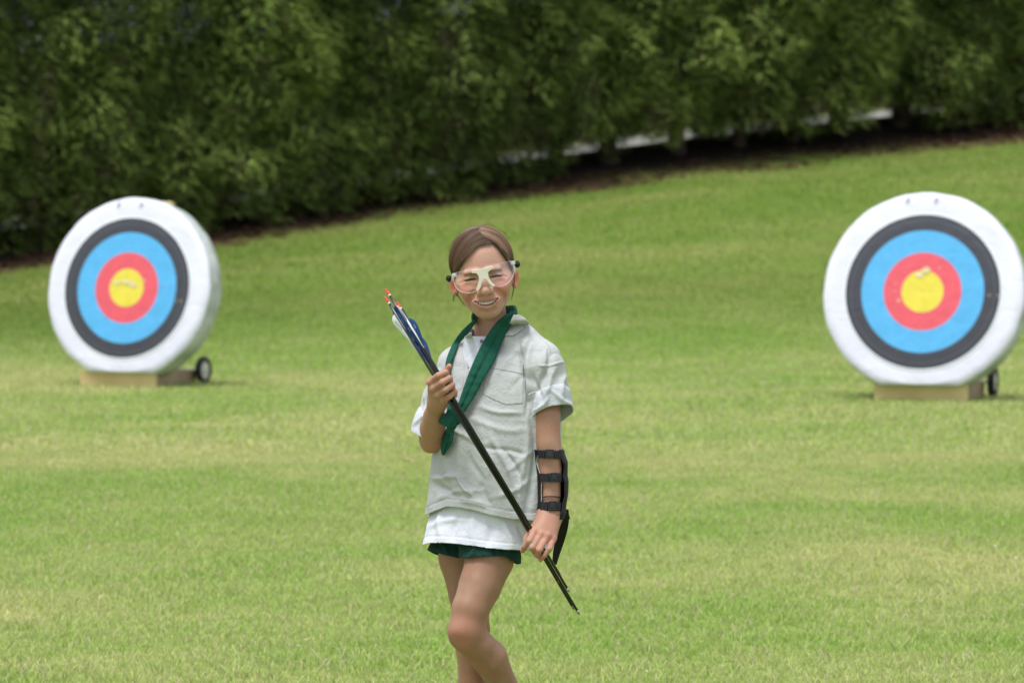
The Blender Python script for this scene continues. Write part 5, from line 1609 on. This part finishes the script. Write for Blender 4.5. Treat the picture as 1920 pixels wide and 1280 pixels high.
# ------------------------------------------------------------------ arrows
shaft_m = noisy_mat('black_carbon', (.004, .004, .005), (.007, .007, .009), 300, .13, spec=.6)
nock_m = noisy_mat('orange_nock', (.80, .085, .045), (.86, .11, .06), 60, .3, spec=.5)
collar_m = noisy_mat('white_collar', (.7, .7, .68), (.8, .8, .78), 60, .4)
point_m = noisy_mat('steel_point', (.20, .19, .18), (.32, .31, .29), 60, .4, metal=1.0)
vane_w = noisy_mat('white_vane', (.68, .70, .70), (.76, .78, .78), 40, .35, spec=.4)
vane_b = noisy_mat('blue_vane', (.012, .045, .17), (.018, .060, .21), 40, .32, spec=.4)
ink_k = noisy_mat('black_ink', (.02, .02, .03), (.03, .03, .04), 60, .6); ink_w = noisy_mat('pale_ink', (.45, .55, .68), (.5, .6, .72), 60, .6)
def arrow(nock, tip, dn, dt, rolls, label, first=False):
    """rolls: list of (angle, 'w' or 'b'); angle 0 = to the right across the shaft, 90 = towards the camera"""
    A = w3(nock[0], nock[1], dn + .006); B_ = w3(tip[0], tip[1], dt - .014); ax = B_ - A; Ln = np.linalg.norm(ax); ax /= Ln
    cam_d = np.array([0, -1.0, 0]); cam_d -= ax * (cam_d @ ax); cam_d /= np.linalg.norm(cam_d); rt_ = np.cross(ax, cam_d)
    if rt_[0] < 0: rt_ = -rt_
    root = empty('arrow', tuple((A + B_) / 2)); tag(root, label, 'arrow', 'black arrows held in a bundle')
    sr = .0029
    bm = bmesh.new(); bm_tube(bm, [A + ax * .016, A + ax * .3, A + ax * (Ln - .011)], sr, 14); obj_bm('shaft', bm, shaft_m, root)
    # nock with a string groove
    bm = bmesh.new(); bm_tube(bm, [A + ax * .0165, A + ax * .013, A + ax * .0085, A + ax * .006], [.0030, .0034, .0032, .0027], 12)
    g = rt_ * .8 + cam_d * .6
    for sg in (-1, 1): bm_tube(bm, [A + ax * .0075 + g * sg * .0016, A + ax * .003 + g * sg * .0020, A + g * sg * .0019], [.0016, .0014, .0010], 8)
    obj_bm('nock', bm, nock_m, root)
    bm = bmesh.new(); bm_tube(bm, [A + ax * .0155, A + ax * .0195], .0033, 14); obj_bm('collar', bm, collar_m, root)
    bm = bmesh.new(); bm_tube(bm, [A + ax * (Ln - .0112), A + ax * (Ln - .006), A + ax * (Ln - .0045), A + ax * Ln], [.0030, .0030, .0024, .0004], 14); obj_bm('point', bm, point_m, root)
    for ang, colr in rolls:
        a = R(ang); sdir = rt_ * math.cos(a) + cam_d * math.sin(a); nrm = np.cross(ax, sdir)
        s0, ln, hmax = .046, .078, .0135
        prof = [(0, .0), (.02, .35), (.06, .66), (.13, .90), (.22, 1.0), (.34, .97), (.5, .80), (.68, .55), (.85, .27), (1, .0)]
        ts = crom([(p[0], p[1]) for p in prof], 26)
        bm = bmesh.new(); lo_a, hi_a, lo_b, hi_b = [], [], [], []
        for t, h in ts:
            base = A + ax * (s0 + t * ln) + sdir * sr * .9; topp = base + sdir * max(h, 0.02) * hmax
            lo_a.append(bm.verts.new(base + nrm * .0006)); hi_a.append(bm.verts.new(topp + nrm * .00025)); lo_b.append(bm.verts.new(base - nrm * .0006)); hi_b.append(bm.verts.new(topp - nrm * .00025))
        for i in range(len(ts) - 1):
            bm.faces.new((lo_a[i], lo_a[i + 1], hi_a[i + 1], hi_a[i])); bm.faces.new((lo_b[i + 1], lo_b[i], hi_b[i], hi_b[i + 1])); bm.faces.new((hi_a[i], hi_a[i + 1], hi_b[i + 1], hi_b[i]))
        vo = obj_bm('vane', bm, vane_w if colr == 'w' else vane_b, root)
        vo['label'] = 'white vane' if colr == 'w' else 'dark blue vane'
        if abs(math.cos(a)) > .4:      # small printed mark on the side seen
            bm = bmesh.new(); sg = 1 if nrm @ cam_d > 0 else -1
            nn = 9 if colr == 'w' else 3; rr = random.Random(int(A[0] * 1e5) + int(ang)); st = .20 if colr == 'w' else .24
            for i in range(nn):
                t = st + i * (.034 if colr == 'w' else .045); hh = .0024 if colr == 'w' else .0032; w_ = .0016 if colr == 'w' else .0022
                c = A + ax * (s0 + t * ln) + sdir * (sr + .0046 - .0004 * i) + nrm * sg * .0007
                for (q0, q1, h0, h1) in rr.choice([((0, .35, 0, 1), (.35, 1, .7, 1)), ((0, 1, .75, 1), (.35, .65, 0, .75)), ((0, .3, 0, 1), (.7, 1, 0, 1), (.3, .7, .4, .6)), ((0, 1, 0, .25), (0, 1, .75, 1), (0, .3, .25, .75))]):
                    vs = [bm.verts.new(c + ax * w_ * p + sdir * hh * h) for p, h in ((q0, h0), (q1, h0), (q1, h1), (q0, h1))]; bm.faces.new(vs)
            me = bpy.data.meshes.new('printed_mark'); bm.to_mesh(me); bm.free(); me.materials.append(ink_k if colr == 'w' else ink_w)
            link(bpy.data.objects.new('printed_mark', me), vo)
    return root
arrow((723, 541), (1054, 1084), -.1415, -.1360, [(68, 'w'), (188, 'b'), (308, 'b')], 'black arrow whose orange nock stands highest of the bundle')
arrow((722, 556), (1052, 1095), -.1470, -.1310, [(178, 'w'), (52, 'b'), (300, 'b')], 'black arrow with lower left orange nock and white vane facing left')
arrow((744, 566), (1068, 1110), -.1430, -.1415, [(28, 'b'), (148, 'b'), (97, 'w')], 'black arrow with rightmost orange nock and wide blue vane')
arrow((751, 590), (1077, 1143), -.1340, -.1295, [(182, 'w'), (62, 'b'), (300, 'b')], 'black arrow with lowest white vane, its point second lowest')
arrow((760, 601), (1087, 1152), -.1350, -.1370, [(2, 'b'), (120, 'b'), (240, 'w')], 'black arrow whose steel point reaches lowest of the bundle')

# ------------------------------------------------------------------ arm guard
guard = empty('arm_guard', tuple(w3(1035, 905, -.05)))
tag(guard, 'black arm guard with three buckled straps on the forearm beside the shirt', 'arm guard')
gb = noisy_mat('black_leather', (.004, .004, .005), (.009, .009, .011), 60, .55, .4, 400, bdist=.0008)
gw = noisy_mat('black_webbing', (.008, .008, .010), (.018, .018, .022), 500, .6, .7, 900, bdist=.0006)
bp_m = noisy_mat('black_buckle', (.018, .020, .026), (.030, .033, .040), 50, .30, spec=.5)
rimw = noisy_mat('pale_edging', (.45, .42, .36), (.6, .56, .48), 90, .7)
def arm_c(py):
    ys = [830, 850, 885, 930, 962, 975]; c = np.array([w3(1028, 832, -.075), w3(1029, 850, -.075), w3(1031.5, 885, -.08), w3(1032.5, 930, -.09), w3(1030.5, 962, -.098), w3(1029, 975, -.102)])
    r = np.interp(py, ys, [.0290, .0290, .0275, .0250, .0250, .0245])
    return np.array([np.interp(py, ys, c[:, d]) for d in range(3)]), r
# plate: wraps the outer (right and rear) side, open to the front; edges in angle vary with height. angle 0 = right, -90 = camera, 90 = away
def guard_pt(py, ang, off):
    c, r = arm_c(py); return c + np.array([math.cos(R(ang)), math.sin(R(ang)), 0]) * (r + off)
bm = bmesh.new(); rows = []
pys = np.linspace(841, 972, 54); na = 40
for p in pys:
    a0 = np.interp(p, [841, 858, 875, 893, 912, 930, 948, 960, 972], [-40, -40, -30, -36, -32, -30, -36, -40, -42])     # right/front edge
    a1 = np.interp(p, [841, 850, 858, 866, 880, 893, 905, 925, 940, 948, 960, 972], [222, 222, 206, 200, 214, 226, 226, 220, 222, 236, 236, 232])    # left edge
    offr = np.interp(p, [841, 852, 866, 890, 900, 925, 945, 960, 972], [.003, .008, .0135, .0120, .0150, .0145, .0115, .0125, .009])
    row = []
    for k in range(na):
        a = a0 + (a1 - a0) * k / (na - 1)
        o_ = .0035 + (offr - .0035) * max(0, math.cos(R((a - 12) * .85))) ** 1.2 if abs(a - 12) < 100 else .0035
        row.append(guard_pt(p, a, o_))
    rows.append(row)
rows = np.array(rows)
idx = np.arange(len(pys) * na).reshape(len(pys), na)
gf_ = np.stack([idx[:-1, :-1], idx[:-1, 1:], idx[1:, 1:], idx[1:, :-1]], -1).reshape(-1, 4)
pl = obj_np('forearm_plate', rows.reshape(-1, 3), gf_, gb, guard); mod(pl, 'SOLIDIFY', thickness=.003, offset=0)
bm = bmesh.new(); bm_tube(bm, rows[3:, -1], .0009, 6); obj_bm('pale_edge', bm, rimw, pl)
def strap(pyl, pyr, hgt, bx):
    """webbing band across the front of the arm with a side release buckle"""
    n = 44; sec = []
    for i in range(n):
        a = 224 + (392 - 224) * i / (n - 1) - 0            # from the left edge over the front to the right edge
        aa = a - 360
        f = i / (n - 1); p = pyl + (pyr - pyl) * f
        wv = .0006 * math.sin(i * 1.1)
        off = .0052 + wv + .006 * max(0, (f - .8) / .2)
        hh = hgt * (1 - .0 * f)
        sec.append((guard_pt(p - hh, aa, off), guard_pt(p + hh, aa, off), guard_pt(p + hh, aa, off + .0016), guard_pt(p - hh, aa, off + .0016)))
    bm = bmesh.new(); vs = [[bm.verts.new(q) for q in s_] for s_ in sec]
    for a_, b_ in zip(vs, vs[1:]):
        for k in range(4): bm.faces.new((a_[k], a_[(k + 1) % 4], b_[(k + 1) % 4], b_[k]))
    bm.faces.new(vs[0]); bm.faces.new(vs[-1][::-1])
    so = obj_bm('strap', bm, gw, guard, smooth=False)
    # buckle
    c, r = arm_c((pyl + pyr) / 2); pc = w3(bx, (pyl + pyr) / 2, c[1] - Y0 - .035); pc[1] = c[1] - math.sqrt(max((r + .009) ** 2 - (pc[0] - c[0]) ** 2, 1e-5)) - .0005
    ang = math.atan2(pc[0] - c[0], -(pc[1] - c[1]))
    Rz = Matrix.Rotation(ang, 3, 'Z'); X = np.array(Rz @ Vector((1, 0, 0))); Yb = np.array(Rz @ Vector((0, 1, 0))); hz_ = hgt / 800
    bm = bmesh.new()
    def bx_(dx, dz, sx, sz, sy=.0045, dy=0, bev=.0008): bm_box(bm, Vector(pc + X * dx + np.array([0, 0, dz]) + Yb * dy), (sx, sy, sz), Rz, bev)
    bx_(0, hz_ * .95, .0190, .0024); bx_(0, -hz_ * .95, .0190, .0024); bx_(-.0088, 0, .0024, hz_ * 2.1); bx_(.0088, 0, .0024, hz_ * 2.1)
    bx_(0, 0, .0185, hz_ * 1.95, .0030, .0012, .0008)
    bo = obj_bm('buckle', bm, bp_m, guard, smooth=False)
    bm = bmesh.new(); bx_(0, .0006, .0125, hz_ * 1.35, .0040, -.0004, .0010); obj_bm('release_tab', bm, bp_m, bo, smooth=False)
    bm = bmesh.new(); bx_(-.0135, 0, .0020, hz_ * 2.15, .0035, .002); obj_bm('strap_slider', bm, bp_m, bo, smooth=False)
    bm = bmesh.new(); bx_(.0135, 0, .0020, hz_ * 2.15, .0035, .002); obj_bm('strap_slider', bm, bp_m, bo, smooth=False)
strap(849, 852, 8.0, 1030.5); strap(893, 895, 7.6, 1038.5); strap(946, 949, 7.8, 1036)
# padded folds of the lower edge, slanting over the wrist
for k, (yl, yr, hh, of) in enumerate(((960, 966, 4.0, .0042), (965, 974, 2.6, .0030))):
    sec = []
    for i in range(40):
        f = i / 39; aa = -140 + (36 + 140) * f; p = yl + (yr - yl) * f + 5 * (f - .5) ** 2
        sec.append([guard_pt(p - hh, aa, of), guard_pt(p, aa, of + .0022), guard_pt(p + hh, aa, of), guard_pt(p + hh, aa, of - .0016), guard_pt(p - hh, aa, of - .0016)])
    bm = bmesh.new(); vs = [[bm.verts.new(q) for q in s_] for s_ in sec]
    for a_, b_ in zip(vs, vs[1:]):
        for q in range(5): bm.faces.new((a_[q], a_[(q + 1) % 5], b_[(q + 1) % 5], b_[q]))
    bm.faces.new(vs[0]); bm.faces.new(vs[-1][::-1])
    obj_bm('lower_fold', bm, gb, guard)
def strip(name, ctr, th, mat, parent):
    """hanging flat strap: rows (px, py, half width px, dy)"""
    C = crom(np.array(ctr, float), 40); T = np.gradient(C[:, :2], axis=0); T /= np.linalg.norm(T, axis=1)[:, None]; Nv = np.stack([-T[:, 1], T[:, 0]], 1)
    bm = bmesh.new(); rws = []
    for i in range(40):
        q = C[i]
        rws.append([bm.verts.new(w3(q[0] + Nv[i, 0] * q[2] * s, q[1] + Nv[i, 1] * q[2] * s, q[3] + d)) for s, d in ((-1, 0), (1, 0), (1, th), (-1, th))])
    for a_, b_ in zip(rws, rws[1:]):
        for k in range(4): bm.faces.new((a_[k], a_[(k + 1) % 4], b_[(k + 1) % 4], b_[k]))
    bm.faces.new(rws[0]); bm.faces.new(rws[-1][::-1])
    return obj_bm(name, bm, mat, parent, smooth=False)
strip('hanging_tongue', [(1057, 955, 9, -.065), (1058.5, 972, 8.5, -.060), (1055, 992, 9, -.050), (1049, 1015, 8.5, -.028), (1043, 1038, 6.5, -.024), (1039.5, 1058, 4, -.022)], .003, gb, guard)
strip('corner_flap', [(1057, 955, 5, -.085), (1062, 965, 5, -.08), (1067.5, 973, 2, -.078)], .003, gb, guard)
# hair tie round the wrist
tie = bmesh.new()
pts = [guard_pt(936 - 5.5 * math.sin(R(a)) * (-1 if False else 1) * -1 - 2, a, .0012) for a in np.linspace(-165, 195, 41)]
bm_tube(tie, pts, .0013, 8, False)
o = obj_bm('hair_tie', tie, black_m); tag(o, 'thin black hair tie round the forearm just above the lowest strap', 'hair tie')
# clear plastic piece held with the arrows
bm = bmesh.new(); ca, cb_ = w3(984, 1033, -.142), w3(1014, 1043, -.140); d_ = (cb_ - ca)
bm_tube(bm, [ca, ca + d_ * .15, ca + d_ * .85, cb_], [.0065, .0085, .0075, .004], 18)
o = obj_bm('clear_tube', bm, clear_m); tag(o, 'small clear plastic piece held behind the fingers of the lower hand', 'plastic piece')
bm = bmesh.new(); bm_tube(bm, [w3(994, 1045.5, -.143), w3(1003, 1046.5, -.143), w3(1012, 1049, -.143)], .0012, 8); obj_bm('edge', bm, edge_m, o)

# ------------------------------------------------------------------ socks and shoes (below the frame)
shoe_m = noisy_mat('shoe_mesh', (.45, .46, .48), (.6, .6, .62), 30, .7, .4, 300, bdist=.001); sole_m = noisy_mat('shoe_sole', (.6, .6, .58), (.7, .7, .68), 60, .6)
sock_m = noisy_mat('sock_cotton', (.7, .7, .7), (.8, .8, .8), 200, .9)
def shoe(heel, toe, ank, zg):
    heel, toe, ank = (np.array(q, float) for q in (heel, toe, ank))
    f = Field(); d = toe - heel; u = d / np.linalg.norm(d)
    f.u(f_cone(heel + [0, 0, .034], heel + d * .5 + [0, 0, .033], .031, .034), .01); f.u(f_cone(heel + d * .5 + [0, 0, .032], toe + [0, 0, .026] - u * .03, .034, .027), .01)
    f.u(f_cone(heel + [0, 0, .04], ank, .029, .033), .02); f.u(f_cone(ank * .5 + heel * .5 + [0, 0, .03], heel + d * .6 + [0, 0, .04], .03, .024), .02)
    m = np.minimum(heel, toe) - .06; M = np.maximum(np.maximum(heel, toe), ank) + .06
    V, Q = polygonise(f, grid(m[0], M[0], .004), grid(m[1], M[1], .004), grid(m[2], M[2], .004))
    nrm_ = np.array([0, 0, 1.0]) - u * u[2]; nrm_ /= np.linalg.norm(nrm_)
    h = (V - heel) @ nrm_
    V = V - nrm_ * np.minimum(h - .002, 0)[:, None]
    h = (V - heel) @ nrm_
    V2, Q2, _ = trim(V, Q, (V[:, 2] < ank[2] + .012))
    o = obj_np('shoe', V2, Q2, shoe_m, person)
    Vs = V + (V - (heel + d * .5)) * np.array([.05, .05, 0]); hs = (Vs - heel) @ nrm_
    Vs = Vs - nrm_ * np.maximum(hs - .022, 0)[:, None] * .97
    Vs, Qs, _ = trim(Vs, Q, (h < .045))
    obj_np('sole', Vs, Qs, sole_m, o)
    bm = bmesh.new(); bm_tube(bm, [ank - [0, 0, .01], ank + [0, 0, .03], ank + [0, 0, .045]], [.030, .028, .0275], 20); obj_bm('sock', bm, sock_m, person)
za = w3(884, 1462, .065); g0 = float(person.location.z)
shoe((za[0] + .03, za[1] + .035, .0), (za[0] - .095, za[1] - .12, .0), (za[0], za[1], .085), 0)
zb = w3(1006, 1410, .09)
shoe((zb[0] + .032, zb[1] + .03, .060), (zb[0] - .075, zb[1] - .10, .0), (zb[0], zb[1], zb[2] + .015), 0)
